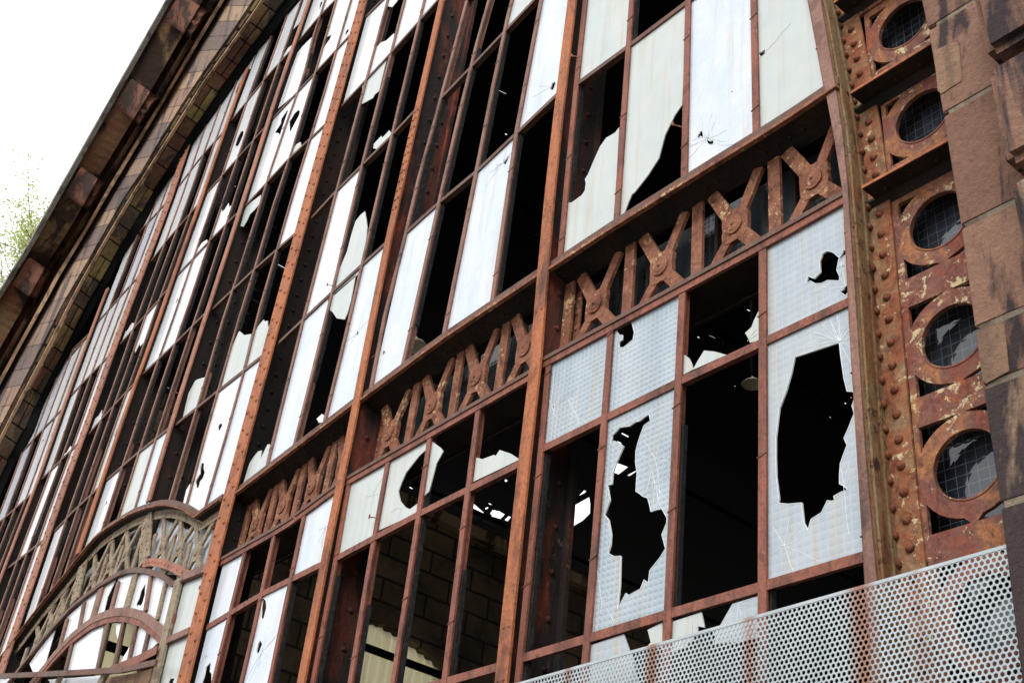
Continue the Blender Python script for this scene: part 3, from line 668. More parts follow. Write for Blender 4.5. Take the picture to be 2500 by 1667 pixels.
# bay E-D2
r = thing('window_bay', (-11.5, 0, 6.3), 'mostly empty brown window bay just right of the wide salmon riveted post', 'window bay', 'glazed bays of the great window')
a_, b_ = edge('E', .09), edge('D2', -.03)
zr = [shift(T1, -.01), zline((250, 1180), (180, 1245), (135, 1292)), zline((345, 915), (262, 1005.6), (220, 1053)), zline((418, 695), (379, 740), (296, 835)), zline((496, 483), (402, 592), (368, 637)), zline((554, 311), (487, 386), (440, 448)), const(12.6)]
bay(r, [mixline(a_, b_, t) for t in (0, .25, .5, .75, 1)], zr, ['W...', '...H', 's.t.', 's...', 'WW.W', 'WWWh'], {}, mw=.03, rw=.034, mmat='dullred', rmat='rail', seed=22, barmask=[0, 1, 1, 1, 0])
# bay F-E
r = thing('window_bay', (-12.8, 0, 5.5), 'upper window bay just left of the wide salmon riveted post, bright white strips of glass', 'window bay', 'glazed bays of the great window')
a_, b_ = edge('F', .02), edge('E', -.10)
zr = [const(4.2), zline((119, 1306), (0, 1400)), zline((201, 1070), (102, 1167), (13, 1246)), zline((276, 856), (170, 966.5), (56, 1089)), zline((345, 665), (276, 742), (170, 862)), zline((405, 494), (334, 572), (320, 588)), const(11.6)]
bay(r, [mixline(a_, b_, t) for t in (0, .25, .5, .75, 1)], zr, ['...W', '.W.W', 'W.sW', 'WWWC', 'W.Lh', 'WWWW'], {}, mw=.03, rw=.034, mmat='dullred', rmat='rail', seed=23, barmask=[0, 1, 1, 1, 0])
# outermost bay, against the stone arch
r = thing('window_bay', (-14.3, 0, 5.0), 'outermost window bay tapering against the stone arch at far left', 'window bay', 'glazed bays of the great window')
a_, b_ = (lambda z: PXF['F'](z)-1.35), edge('F', -.03)
bay(r, [mixline(a_, b_, t) for t in (0, .25, .5, .75, 1)], [const(4.2), shift(zr[2], -.12), shift(zr[3], -.1), shift(zr[4], -.08), const(9.6)], ['....', 'L.Wh', 'LLWC', 'LLhW'], {}, mw=.03, rw=.034, mmat='dullred', rmat='rail', seed=24, barmask=[1, 1, 1, 1, 0])

for nm, a_, b_ in (('fourth', (1643, 304), (1664, 310)), ('x', (902, 1262), (924, 1263)), ('y', (716, 1262), (738, 1264)), ('z', (799, 696), (813, 697)), ('w', (1396, 137), (1416, 139))):
    hk = MB(); pa, pb = P(*a_, -.03), P(*b_, 0.0)
    hk.hexa([pa+Vector((0, 0, -.004)), pa+Vector((.004, 0, 0)), pa+Vector((0, 0, .004)), pa+Vector((-.004, 0, 0))], [pb+Vector((0, 0, -.004)), pb+Vector((.004, 0, 0)), pb+Vector((0, 0, .004)), pb+Vector((-.004, 0, 0))])
    hk.hexa([pa+Vector((-.007, -.003, -.006)), pa+Vector((.003, -.003, -.006)), pa+Vector((.003, .003, -.006)), pa+Vector((-.007, .003, -.006))], [pa+Vector((-.007, -.003, .018)), pa+Vector((.003, -.003, .018)), pa+Vector((.003, .003, .018)), pa+Vector((-.007, .003, .018))])
    best = min([o for o in COL.objects if o.name.startswith('window_bay')], key=lambda o: abs(o.location.x-pb.x)+abs(o.location.z-pb.z)*.5)
    hk.build('hook', 'scaly', best)

# ---------------------------------------------------------------- straight lattice transoms
def transom(label, xl, xr, zs, zf, mulls, fracs, seed):
    rnd = random.Random(seed)
    root = thing('lattice_transom', ((xl+xr)/2, 0, zf((xl+xr)/2)), label, 'transom', 'lattice transoms between the posts')
    n = 8; xs = [xl+(xr-xl)*i/n for i in range(n+1)]
    s = MB(); s.ribbon([(x, zs(x)-.026) for x in xs], .046, -.010, .016); s.build('sill_bar', 'rail', root)
    s = MB(); s.ribbon([(x, zs(x)-.072) for x in xs], .020, -.030, -.004); s.build('lip', 'scaly', root)
    s = MB()
    for i in range(n):
        x0, x1 = xs[i], xs[i+1]; a, b = zs(x0), zs(x1)
        s.hexa([(x0, -.012, a-.060), (x1, -.012, b-.060), (x1, .155, b-.100), (x0, .155, a-.100)], [(x0, -.012, a-.052), (x1, -.012, b-.052), (x1, .155, b-.052), (x0, .155, a-.052)])
    for i in range(26):
        x = xl+(xr-xl)*(i+.5)/26; s.dome((x, .07, zs(x)-.082), .010, .008, (0, 0, -1), 6, 2)
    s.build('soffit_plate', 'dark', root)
    s = MB(); s.ribbon([(x, zf(x)-.012) for x in xs], .024, -.012, .014)
    s.build('bottom_flange', 'rail', root)
    s = MB(); s.ribbon([(x, zf(x)-.044) for x in xs], .036, -.004, .014); s.build('head_bar', 'red', root)
    s = MB()
    for i in range(n):
        x0, x1 = xs[i], xs[i+1]; a, b = zf(x0), zf(x1)
        s.hexa([(x0, .0145, a-.020), (x1, .0145, b-.020), (x1, .30, b-.020), (x0, .30, a-.020)], [(x0, .0145, a-.006), (x1, .0145, b-.006), (x1, .30, b-.006), (x0, .30, a-.006)])
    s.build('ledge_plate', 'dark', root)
    s = MB()
    for i in range(n):
        x0, x1 = xs[i], xs[i+1]
        s.hexa([(x0, .26, zf(x0)-.03), (x1, .26, zf(x1)-.03), (x1, .266, zf(x1)-.03), (x0, .266, zf(x0)-.03)], [(x0, .26, zs(x0)-.06), (x1, .26, zs(x1)-.06), (x1, .266, zs(x1)-.06), (x0, .266, zs(x0)-.06)])
    s.build('backing_pane', 'g_dark', root)
    # castings
    Y = .115
    cs = [(m0(5.3)+m1(5.3))/2 for m0, m1 in zip(mulls[:-1], mulls[1:])] if not fracs else fracs
    def top(x): return zs(x)-.095
    def bot(x): return zf(x)-.004
    pitch = (cs[-1]-cs[0])/(len(cs)-1) if len(cs) > 1 else .45
    for x in cs:
        zc = (top(x)+bot(x))/2+.012; hw = pitch*.31; zlo = zc-.205
        c = MB()
        for sx, sz in ((1, 1), (-1, -1)):
            zt = top(x+sx*hw) if sz > 0 else zlo+sx*hw*(zf(x+.1)-zf(x-.1))*5
            c.bar((x+sx*.03, zc+sz*.05), (x+sx*hw, zt), .058, Y+.003, Y+.024)
        for sx, sz in ((-1, 1), (1, -1)):
            zt = top(x+sx*hw) if sz > 0 else zlo+sx*hw*(zf(x+.1)-zf(x-.1))*5
            c.bar((x+sx*.03, zc+sz*.05), (x+sx*hw, zt), .072, Y+.0015, Y+.0225)
        hub = []
        for k in range(20):
            an = 2*math.pi*k/20; rr = .094-.010*math.cos(4*an)+rnd.uniform(-.003, .003); hub.append((x+math.cos(an)*rr*.92, zc+math.sin(an)*rr*1.12))
        c.plate(hub, [], Y, Y+.026)
        c.bar((x-hw-.03, zlo-.02), (x+hw+.03, zlo-.02), .045, Y+.004, Y+.018)
        cr = c.build('lattice_cross', 'scaly', root)
        b = MB(); ring = [(x+math.cos(a*math.pi/8)*.051, zc+math.sin(a*math.pi/8)*.054) for a in range(16)]
        b.plate(ring, [], Y-.010, Y-.0005); b.dome((x, Y-.010, zc), .040, .006, seg=14); b.dome((x, Y-.015, zc), .010, .010, seg=8)
        b.build('boss', 'scaly', cr)
    ups = [x+pitch/2 for x in cs] + [cs[0]-pitch/2]
    for x in ups:
        if x < xl+.02 or x > xr-.02: continue
        b = MB(); b.bar((x, bot(x)), (x, top(x)), .070, Y+.004, Y+.022); b.build('upright', 'scaly', root)
        b = MB(); b.bar((x+.03, zf(x)-.02), (x+.03, zs(x)-.06), .02, .225, .25); b.build('rear_bar', 'dark', root)
    # riveted end plate beside the post
    e = MB(); e.ribbon([(xl+.045, bot(xl)), (xl+.045, top(xl))], .09, .165, .175)
    for i in range(5):
        for sx in (.03, .065): e.dome((xl+sx, .165, bot(xl)+.06+i*.1), .012, .010, seg=8)
    e.build('end_plate', 'scaly', root)
    return root
transom('straight transom of four rusty X castings beside the roundel strip, most orange and widest', PXF['A'](5.3)+.02, -2.188, z_sillR, z_flR, None, [-3.87, -3.39, -2.905, -2.44], 1)
tr2 = wl([(951.5, 1053), (1054, 990.6), (1163, 922), (1282, 846)], .115)
transom('straight transom of rusty X castings between the two narrow posts', PXF['B'](5.3)+.02, PXF['A'](5.3)-.02, z_sAB, z_fAB, None, [p[0] for p in tr2], 2)
tr3 = wl([(627, 1264), (692, 1223), (764, 1177)], .115); dxx = tr3[1][0]-tr3[0][0]
transom('straight transom of rusty X castings meeting the right side of the wide riveted post', PXF['C'](5.3)+.02, PXF['B'](5.3)-.02, z_sBC, z_fBC, None, [p[0] for p in tr3]+[tr3[-1][0]+dxx], 4)

# ---------------------------------------------------------------- curved porch transom
root = thing('curved_transom', (-9.0, 0, 5.8), 'curved ogee transom over the porch with cream X lattice castings', 'transom')
T1w = wl(T1px); T1r = list(reversed(T1w))      # left to right
def sub(pts, n=3):
    out = []
    for i in range(len(pts)-1):
        for k in range(n): t = k/n; out.append((pts[i][0]*(1-t)+pts[i+1][0]*t, pts[i][1]*(1-t)+pts[i+1][1]*t))
    return out+[pts[-1]]
T1s = sub(T1r, 2)
s = MB(); s.ribbon([(x, z-.022) for x, z in T1s], .044, -.020, .012); s.build('top_flange', 'rail', root)
s = MB(); s.ribbon([(x, z-.056) for x, z in T1s], .014, -.040, -.010); s.build('lip', 'scaly', root)
s = MB()
A1 = [(x, -.035, z-.062) for x, z in T1s]; A2 = [(x, .045, z-.066) for x, z in T1s]
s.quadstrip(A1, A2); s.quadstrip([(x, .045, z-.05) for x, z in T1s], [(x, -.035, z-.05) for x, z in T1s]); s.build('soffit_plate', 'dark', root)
s = MB(); s.ribbon([(x, z-.105) for x, z in T1s], .075, .040, .048)
for i, (x, z) in enumerate(sub(T1s, 2)): s.dome((x, .040, z-.10), .015, .010, seg=7)
s.build('rivet_band', 'cream_iron', root)
B1px = [(503.4, 1387.7), (480, 1397), (458.7, 1405.5), (426, 1420), (414, 1410), (402, 1402.6), (388, 1396), (372, 1390.6), (352, 1387), (333.6, 1386), (315, 1388.5), (298, 1393.6), (272, 1408), (244, 1426), (212, 1450), (178.7, 1477), (119, 1542.6), (59.6, 1617), (20, 1668)]
B1w = list(reversed(wl(B1px))); B1s = sub(B1w, 2)
s = MB(); s.ribbon([(x, z-.022) for x, z in B1s], .044, -.018, .012); s.build('lower_flange', 'rail', root)
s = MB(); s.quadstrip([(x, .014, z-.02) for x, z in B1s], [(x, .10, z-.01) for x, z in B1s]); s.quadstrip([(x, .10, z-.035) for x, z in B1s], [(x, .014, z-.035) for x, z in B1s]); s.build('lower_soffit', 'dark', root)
LOW = f_of(B1w, 0); TOPF = f_of(T1r, 0)
VP = [(503.4, 1387.7), (459, 1403), (420, 1383), (395, 1374), (372, 1371), (350, 1374)]
s = MB(); s.ribbon(list(reversed(wl(VP, .02))), .07, .018, .026)
for x, z in sub(list(reversed(wl(VP, .02))), 3): s.dome((x, .018, z), .012, .008, seg=7)
s.build('rivet_plate', 'salmon', root)
Y = .045
cent = [(396, 1331), (438, 1334), (480, 1345), (307, 1349), (268, 1379), (226, 1410), (150, 1492), (122, 1520), (90, 1560)]
CW = [P2(x, y, Y) for x, y in cent]
for (x, zc) in CW:
    rnd = random.Random(int(x*100)); c = MB(); hw = .17
    zt = TOPF(x)-.125; zb = LOW(x)
    for sx, sz in ((1, 1), (-1, -1), (-1, 1), (1, -1)):
        z2 = (TOPF(x+sx*hw)-.125) if sz > 0 else LOW(x+sx*hw)+.0
        c.bar((x+sx*.02, zc+sz*.03), (x+sx*hw, z2), .052, Y+(.001 if sx*sz > 0 else .0025), Y+.02)
    hub = [(x+math.cos(2*math.pi*k/16)*.065, zc+math.sin(2*math.pi*k/16)*.085) for k in range(16)]
    c.plate(hub, [], Y-.001, Y+.022)
    cr = c.build('lattice_cross', 'cream_iron', root)
    b = MB(); b.dome((x, Y-.0015, zc), .045, .016, seg=12); b.build('boss', 'cream_iron', cr)
for x in (CW[0][0]-.26, (CW[0][0]+CW[1][0])/2, (CW[1][0]+CW[2][0])/2, CW[2][0]+.24, (CW[3][0]+CW[4][0])/2, (CW[4][0]+CW[5][0])/2, CW[3][0]+.25, CW[5][0]-.25, (CW[6][0]+CW[7][0])/2, CW[6][0]+.25, CW[8][0]-.25):
    b = MB(); b.bar((x, LOW(x)), (x, TOPF(x)-.28), .060, Y+.004, Y+.02); b.build('upright', 'cream_iron', root)
for (a, b2) in (((361, 1258), (352, 1372)), ((204, 1375), (182, 1468))):
    pa, pb = P2(*a, .03), P2(*b2, .03); b = MB(); b.bar(pa, pb, .17, .022, .036)
    for i in range(6):
        t = (i+.5)/6; x = pa[0]+(pb[0]-pa[0])*t; z = pa[1]+(pb[1]-pa[1])*t
        for sx in (-.05, .05): b.dome((x+sx, .022, z), .015, .010, seg=7)
    b.build('pilaster_plate', 'cream_iron', root)
# backing panes of the lattice
s = MB(); xs = [CW[0][0]-.25, CW[1][0], CW[2][0]+.25]
xa, xb = -9.35, -8.0
s.plate([(xa, LOW(xa)), (xb, LOW(xb)), (xb, TOPF(xb)-.2), (-8.7, TOPF(-8.7)-.2), (xa, TOPF(xa)-.1)], [], .10, .106); s.build('backing_pane', 'g_pale', root)
s = MB(); xa, xb = -15, -9.6
pts = [(xa+(xb-xa)*i/8) for i in range(9)]
s.quadstrip([(x, .11, LOW(x)) for x in pts], [(x, .11, TOPF(x)-.1) for x in pts]); s.build('backing_pane', 'g_dark', root)

# ---------------------------------------------------------------- porch fan window
root = thing('porch_window', (-9.5, 0, 2.4), 'arched porch window under the cream lattice, pink inner arch rib and white panes', 'window')
IApx = [(408, 1539.6), (396, 1526), (381, 1513), (366, 1501), (351.5, 1492), (332, 1486), (313, 1483), (290, 1484.5), (268, 1489), (250, 1496), (232, 1504), (205, 1524), (178.7, 1545.6), (137, 1590), (104, 1632), (75, 1667)]
IAw = list(reversed(wl(IApx))); IAs = sub(IAw, 2); IA = f_of(IAw, 0)
s = MB(); s.ribbon([(x, z-.035) for x, z in IAs], .07, -.016, .0); s.build('arch_rib', 'dullred', root)
s = MB(); s.ribbon([(x, z-.095) for x, z in IAs], .05, -.010, .012); s.build('arch_rib_lip', 'red', root)
RSm = edge('C', -.095)
def vbar(p, q_, w, mat='dullred', y0=-.008, y1=.008, name='mullion'):
    b = MB(); b.bar(P2(*p), P2(*q_), w, y0, y1); b.bar(P2(*p), P2(*q_), w*.3, y1, y1+.018); b.build(name, mat, root)
vb = [((289, 1420), (271, 1489)), ((330.6, 1402), (301, 1510)), ((369, 1402), (354.5, 1492)), ((405, 1420), (383, 1513)), ((247, 1436), (223, 1519)), ((205.5, 1470), (193.6, 1531)), ((164, 1510), (143, 1586))]
for i, (a, b2) in enumerate(vb): vbar(a, b2, .10 if i in (1, 4) else .05, 'cream_iron' if i in (1, 3) else 'dullred')
vbar((441, 1414), (378, 1680), .11, 'cream_iron', -.022, .0, 'jamb')
vbar((425, 1500), (372, 1690), .06, 'red', -.012, .01, 'jamb')
for a, b2 in (((271, 1497), (238, 1632)), ((305, 1500), (278, 1632)), ((338, 1503), (312, 1625)), ((368, 1520), (344, 1622)), ((180, 1553), (160, 1636))): vbar(a, b2, .05, 'rail')
def pn(pts, kind, holes=(), cr=0):
    return pane(root, wl(pts, GY0), kind, [wl(h, GY0) for h in holes], cr, random.Random(len(pts)), None)
k5 = lambda pts: Z3(pts, 0, 1400, 5.8725)
pn([(369, 1400), (405, 1418), (383, 1513), (354.5, 1492)], 'W')
pn([(405, 1418), (430, 1428), (441, 1440), (414, 1540), (408, 1540), (383, 1513)], 'W')
pn([(330.6, 1395), (369, 1396), (354.5, 1490), (313, 1484), (305, 1488)], 'W', [k5([(2090, 130), (2080, 200), (2075, 300), (2040, 420), (2005, 470), (1990, 440), (1965, 480), (1955, 430), (1990, 360), (2020, 250)])])
pn([(289, 1412), (330.6, 1395), (305, 1488), (271, 1489)], 'W')
pn([(247, 1432), (282, 1416), (262, 1458), (254, 1492), (225, 1510)], 'W')
pn([(205.5, 1465), (247, 1436), (225, 1510), (193.6, 1531)], 'W')
pn([(164, 1505), (205.5, 1468), (193.6, 1531), (143, 1584)], 'W')
pn([(120, 1545), (135, 1535), (110, 1620), (85, 1650), (72, 1620)], 'W')
pn([(185, 1555), (215, 1528), (256, 1513), (232, 1632), (165, 1636), (170, 1600)], 'W', (), 6)
pn([(342, 1518), (372, 1536), (392, 1562), (330, 1618), (290, 1628), (300, 1605), (318, 1575)], 'W')
pn([(285, 1513), (298, 1512), (288, 1560), (283, 1545)], 'W')
pn([(447, 1422), (500, 1402), (467, 1538), (414, 1561)], 'C', [v5([(1118, 160), (1105, 200), (1090, 240), (1080, 215), (1095, 170)])])
pn([(410, 1572), (465, 1550), (432, 1690), (375, 1690)], 'C', [v5([(680, 1500), (740, 1500), (700, 1600), (640, 1600)])])
pn([(90, 1660), (250, 1648), (268, 1690), (60, 1690)], 'W', [k5([(650, 1440), (740, 1600), (560, 1600), (590, 1480)])])
pn([(0, 1655), (25, 1655), (60, 1700), (-20, 1700)], 'W')
b = MB(); b.ribbon([P2(380, 1616, -.1), P2(300, 1634, -.1), P2(200, 1640, -.1), P2(100, 1645, -.1), P2(-30, 1650, -.1)], .045, -.105, -.085); b.build('canopy_bar', 'rail', root)
b = MB(); b.ribbon([P2(383, 1585, -.05), P2(340, 1607, -.05), P2(268, 1636, -.05)], .07, -.052, -.046); b.build('bent_flange', 'red', root)
b = MB(); b.bar(P2(414, 1563), P2(466, 1540), .05, -.02, .02); b.build('rail', 'dullred', root)
b = MB(); b.bar(P2(447, 1412), P2(508, 1388), .06, -.025, .02); b.build('rail', 'dullred', root)
b = MB(); b.plate(wl([(266, 1652), (330, 1642), (372, 1630), (352, 1700), (240, 1700)], .03), [], .03, .045); b.build('cream_board', 'patch', root)
b = MB(); b.bar(P2(262, 1634, -.05), P2(238, 1680, -.05), .09, -.06, -.03); b.bar(P2(152, 1640, -.05), P2(128, 1690, -.05), .07, -.06, -.03); b.build('strut', 'cream_iron', root)

# ---------------------------------------------------------------- right arch rib with roundels
root = thing('arch_rib', (-2.1, 0, .6), 'riveted iron arch rib with cast plates of large round openings beside the stone pier', 'iron arch')
def ext(pts, Y, top): return top+wl(pts, Y)
ro = [(-2.60, 8.4), (-2.41, 7.2)]+wl([(2007, 0), (2042, 200), (2062, 330), (2075, 460), (2084, 600), (2092, 700), (2105, 900), (2118, 1100), (2132, 1260), (2147, 1420), (2165, 1667)])
s = MB(); mid = [((XR(z)+x)/2, z) for x, z in ro]
for i in range(len(ro)-1):
    (x1, z1), (x2, z2) = ro[i], ro[i+1]
    s.quad4([(XR(z1)-.006, z1), (x1, z1), (x2, z2), (XR(z2)-.006, z2)], -.016, .02)
s.build('frame_bar', 'dullred', root)
XO = f_of(ro, 1)
zz = [8.4-i*.25 for i in range(33)]
s = MB()
s.quadstrip([(XO(z)+.0, -.006, z) for z in zz], [(XO(z)+.012, .03, z) for z in zz]); s.quadstrip([(XO(z)+.012, .03, z) for z in zz], [(XO(z)+.012, .121, z) for z in zz])
RP = s
s = MB(); s.ribbon([(XO(z)+.014, z) for z in zz], .010, .0, .04); s.ribbon([(XO(z)+.016, z) for z in zz], .008, .066, .075); s.build('bead', 'olive', root)
s = RP; s.use('rivet')
z = .7
while z < 8.2:
    s.dome((XO(z)+.0125, .096, z), .017, .016, (1, 0, 0), 9); z += .107
s.build('return_plate', 'olive', root)
s = MB()
for i in range(len(zz)-1):
    a, b2 = zz[i], zz[i+1]
    s.quad4([(XO(a)+.012, a), (XO(a)+.112, a), (XO(b2)+.112, b2), (XO(b2)+.012, b2)], .108, .119)
s.use('rivet'); z = .75
while z < 8.2:
    s.dome((XO(z)+.062, .108, z), .0185, .018, (0, -1, 0), 10); z += .107
s.build('angle_strip', 'peel', root)
# plates: cell z ranges and roundel centres
cells_ = [(-1.873, 2.076+1.6, 1.857+1.6, 2.28+1.6), (-1.866, 2.608+1.6, 2.403+1.6, 2.812+1.6), (-1.865, 3.154+1.6, 2.947+1.6, 3.336+1.6), (-1.878, 3.735+1.6, 3.553+1.6, 3.914+1.6), (-1.915, 4.335+1.6, 4.15+1.6, 4.52+1.6), (-1.99, 4.94+1.6, 4.75+1.6, 5.13+1.6), (-1.86, 1.54+1.6, 1.33+1.6, 1.745+1.6), (-1.86, 1.0+1.6, .80+1.6, 1.21+1.6)]
def circ(cx, cz, rr, n=48): return [(cx+math.cos(2*math.pi*k/n)*rr, cz+math.sin(2*math.pi*k/n)*rr) for k in range(n)]
bounds = {0: (1.745+1.62, 2.34+1.6), 1: (2.34+1.6, 2.88+1.6), 2: (2.88+1.6, 3.372+1.6), 3: (3.50+1.6, 3.95+1.6), 4: (4.10+1.6, 4.56+1.6), 5: (4.70+1.6, 5.20+1.6), 6: (1.27+1.6, 1.745+1.62), 7: (.5+1.6, 1.27+1.6)}
for i, (cx, cz, z0, z1) in enumerate(cells_):
    b0, b1_ = bounds[i]; xL = XO(cz)+.113; xRr = -1.50; cx0 = cx
    RO = .198
    xt = cx-.170                      # inner edge of the stile
    holes = [circ(cx, cz, .129)]
    for sx, sz in ((-1, 1), (-1, -1), (1, 1), (1, -1)):
        zz_ = z1 if sz > 0 else z0; h = abs(zz_-cz)
        xe = .170
        # spandrel between ring (radius RO) and the corner
        a0 = math.acos(min(1, xe/RO)); a1 = math.asin(min(1, h/RO)) if h < RO else math.pi/2
        if a1-a0 < .05: continue
        arc = [(cx+sx*RO*math.cos(a0+(a1-a0)*k/6), cz+sz*RO*math.sin(a0+(a1-a0)*k/6)) for k in range(7)]
        if h >= RO: arc[-1] = (cx+sx*.012, zz_-sz*.0005)
        holes.append(arc+[(cx+sx*xe, zz_)])
    s = MB(); outer = [(xL, b0), (xRr, b0), (xRr, b1_), (xL, b1_)]
    s.plate(outer, holes, .120, .138); pl = s.build('roundel_plate', 'roundel', root)
    s = MB(); s.plate(circ(cx-.0, cz, .136), [circ(cx, cz, .129)], .1165, .1199); s.build('roundel_rim', 'roundel', pl)
    s = MB(); s.plate([(xL, b0), (xRr, b0), (xRr, b1_), (xL, b1_)], [], .215, .220); s.build('roundel_glass', 'g_round', pl)
for zl in (3.39+1.6, 3.955+1.6, 4.60+1.6):
    x0 = XO(zl)+.10
    s = MB(); s.hexa([(x0-.10, .085, zl), (-1.5, .085, zl), (-1.5, .13, zl-.035), (x0-.05, .13, zl-.035)], [(x0-.10, .085, zl+.012), (-1.5, .085, zl+.012), (-1.5, .13, zl+.012), (x0-.05, .13, zl+.012)])
    s.hexa([(x0-.04, .0, zl), (-1.5, .0, zl), (-1.5, .084, zl), (x0-.04, .084, zl)], [(x0-.04, .0, zl+.012), (-1.5, .0, zl+.012), (-1.5, .084, zl+.012), (x0-.04, .084, zl+.012)])
    for k in range(5): s.dome((x0+.03+k*.12, .06, zl), .012, .010, (0, 0, -1), 7, 2)
    s.build('ledge_angle', 'dark', root)
    s = MB(); s.hexa([(x0-.04, -.006, zl), (-1.5, -.006, zl), (-1.5, -.0005, zl), (x0-.04, -.0005, zl)], [(x0-.04, -.006, zl+.014), (-1.5, -.006, zl+.014), (-1.5, -.0005, zl+.014), (x0-.04, -.0005, zl+.014)])
    s.build('ledge_edge', 'orange', root)
for b0, b1_ in ((3.372+1.6, 3.50+1.6), (3.95+1.6, 4.10+1.6), (4.56+1.6, 4.70+1.6)):
    s = MB(); s.box(XO(b0)+.105, -1.5, .110, .128, b0, b1_)
    for k in range(4): s.dome((XO(b0)+.17+k*.13, .110, b0+.075), .016, .014, seg=8)
    s.build('riveted_strip', 'scaly', root)

# ---------------------------------------------------------------- stone pier on the right
root = thing('stone_pier', (-1.2, -.2, 0), 'brown sandstone pier with dark weather stains and projecting blocks at the right edge', 'stone pier')
ys = -.15
jl = [P(2240, -60, ys).z, P(2269, 69, ys).z, P(2303, 279, ys).z, P(2346, 552.7, ys).z, P(2380, 802, ys).z, P(2402, 941, ys).z, P(2444, 1230, ys).z]
js = sorted(jl); js = [js[0]-1.9, js[0]-1.25, js[0]-.62]+js+[js[-1]+.6, js[-1]+1.2, js[-1]+1.8]
XE = f_of(wl([(2240, -40), (2248, 0), (2271, 98), (2303, 286), (2324, 467), (2345, 549), (2379, 799), (2414, 1053), (2446, 1260), (2494, 1667)], ys), 1)
rnd = random.Random(4)
def block(x0a, x1, y0, y1, z0, z1, name='stone_block', mat='sandstone', bev=.012, seed=0):
    s = MB(); s.cur = random.Random(seed).random()
    nx, nz = 5, 5
    def fx(u, v): z = z0+(z1-z0)*v; xl = x0a(z) if callable(x0a) else x0a; return xl+(x1-xl)*u
    s.hexa([(fx(0, 0), y0, z0), (fx(1, 0), y0, z0), (fx(1, 0), y1, z0), (fx(0, 0), y1, z0)], [(fx(0, 1), y0, z1), (fx(1, 1), y0, z1), (fx(1, 1), y1, z1), (fx(0, 1), y1, z1)])
    return s.build(name, mat, root, bevel=bev, smooth=False)
for i in range(len(js)-1):
    block(lambda z: max(-1.70, min(-1.60, XE(z))), -.2, ys, .6, js[i]+.005, js[i+1]-.010, seed=i*7+1, bev=.006)
s = MB(); s.box(-1.62, -.22, ys+.004, .55, js[0]-.1, js[-1]); s.build('mortar_core', 'mortar', root)
# projecting rock-faced blocks
def projblock(pts, seed, zb):
    w = wl(pts, -.34); zs_ = [p[1] for p in w]; z0, z1 = min(zs_), max(zs_); xf = f_of(w, 1)
    b = block(lambda z: xf(z), -.1, -.34, ys-.001, z0, z1, name='projecting_block', seed=seed, bev=.03)
projblock([(2402, 133), (2370, 0), (2352, -80)], 31, 0)
projblock([(2404, 165), (2423, 266), (2447, 398.6)], 12, 0)
projblock([(2458, 440), (2462, 490), (2500, 685), (2530, 840)], 23, 0)
s = MB(); s.plate(wl(Z3([(620, 235), (725, 190), (738, 215), (750, 345), (748, 372), (655, 432), (640, 420)], 1950, 0, 1.882), ys-.003), [], ys-.004, ys-.0005); s.build('repair_patch', 'patch', root)
s = MB(); s.plate(wl([(2384, 812), (2452, 790), (2464, 905), (2408, 936), (2400, 930)], ys-.003), [], ys-.004, ys-.0005); s.build('repair_patch', 'patch', root)

# ---------------------------------------------------------------- perforated screen
s = MB(); pitch, rh = .0200, .0073; x0, x1, zt = -4.75, -1.47, 1.64+1.6
rows = int(.66/(pitch*.866)); cols = int((x1-x0)/pitch); nS = 12
yf, yb = -.085, -.082
V = []; Fc = []
for rr_ in range(rows):
    for cc_ in range(cols):
        cx = x0+pitch*(cc_+.5+(.5 if rr_ % 2 else 0)); cz = zt-.012-pitch*.866*(rr_+.5)
        b = len(V)
        for k in range(nS):
            an = math.pi/6+2*math.pi*k/nS
            hexr = (pitch/2)/math.cos(((an) % (math.pi/3))-math.pi/6) if True else 0
            # pointy-top hexagon: apothem pitch/2 along x
            a2 = 2*math.pi*k/nS+math.pi/2
            m_ = ((a2-math.pi/2+math.pi/6) % (math.pi/3))-math.pi/6
            Rr_ = (pitch/2)/math.cos(math.pi/6-abs(m_))
            V.append((cx+Rr_*math.cos(a2), yf, cz+Rr_*math.sin(a2)))
        for k in range(nS):
            a2 = 2*math.pi*k/nS+math.pi/2; V.append((cx+rh*math.cos(a2), yf, cz+rh*math.sin(a2)))
        for k in range(nS):
            a2 = 2*math.pi*k/nS+math.pi/2; V.append((cx+rh*math.cos(a2), yb, cz+rh*math.sin(a2)))
        for k in range(nS):
            k2 = (k+1) % nS
            Fc.append((b+k, b+k2, b+nS+k2, b+nS+k)); Fc.append((b+nS+k, b+nS+k2, b+2*nS+k2, b+2*nS+k))
s.v = [Vector(v) for v in V]; s.f = Fc; s.a = [.5]*len(Fc)
screen = s.build('perforated_screen', 'perf'); tag(screen, 'pale galvanised sheet punched with round holes and streaked with rust, across the bottom right', 'metal screen')
s = MB(); s.box(x0, x1+.03, yf-.0012, yb+.001, zt-.0115, zt); s.box(x0-.03, x0+.012, yf-.0012, yb+.001, zt-.68, zt-.0118); s.build('top_edge', 'perf', screen)

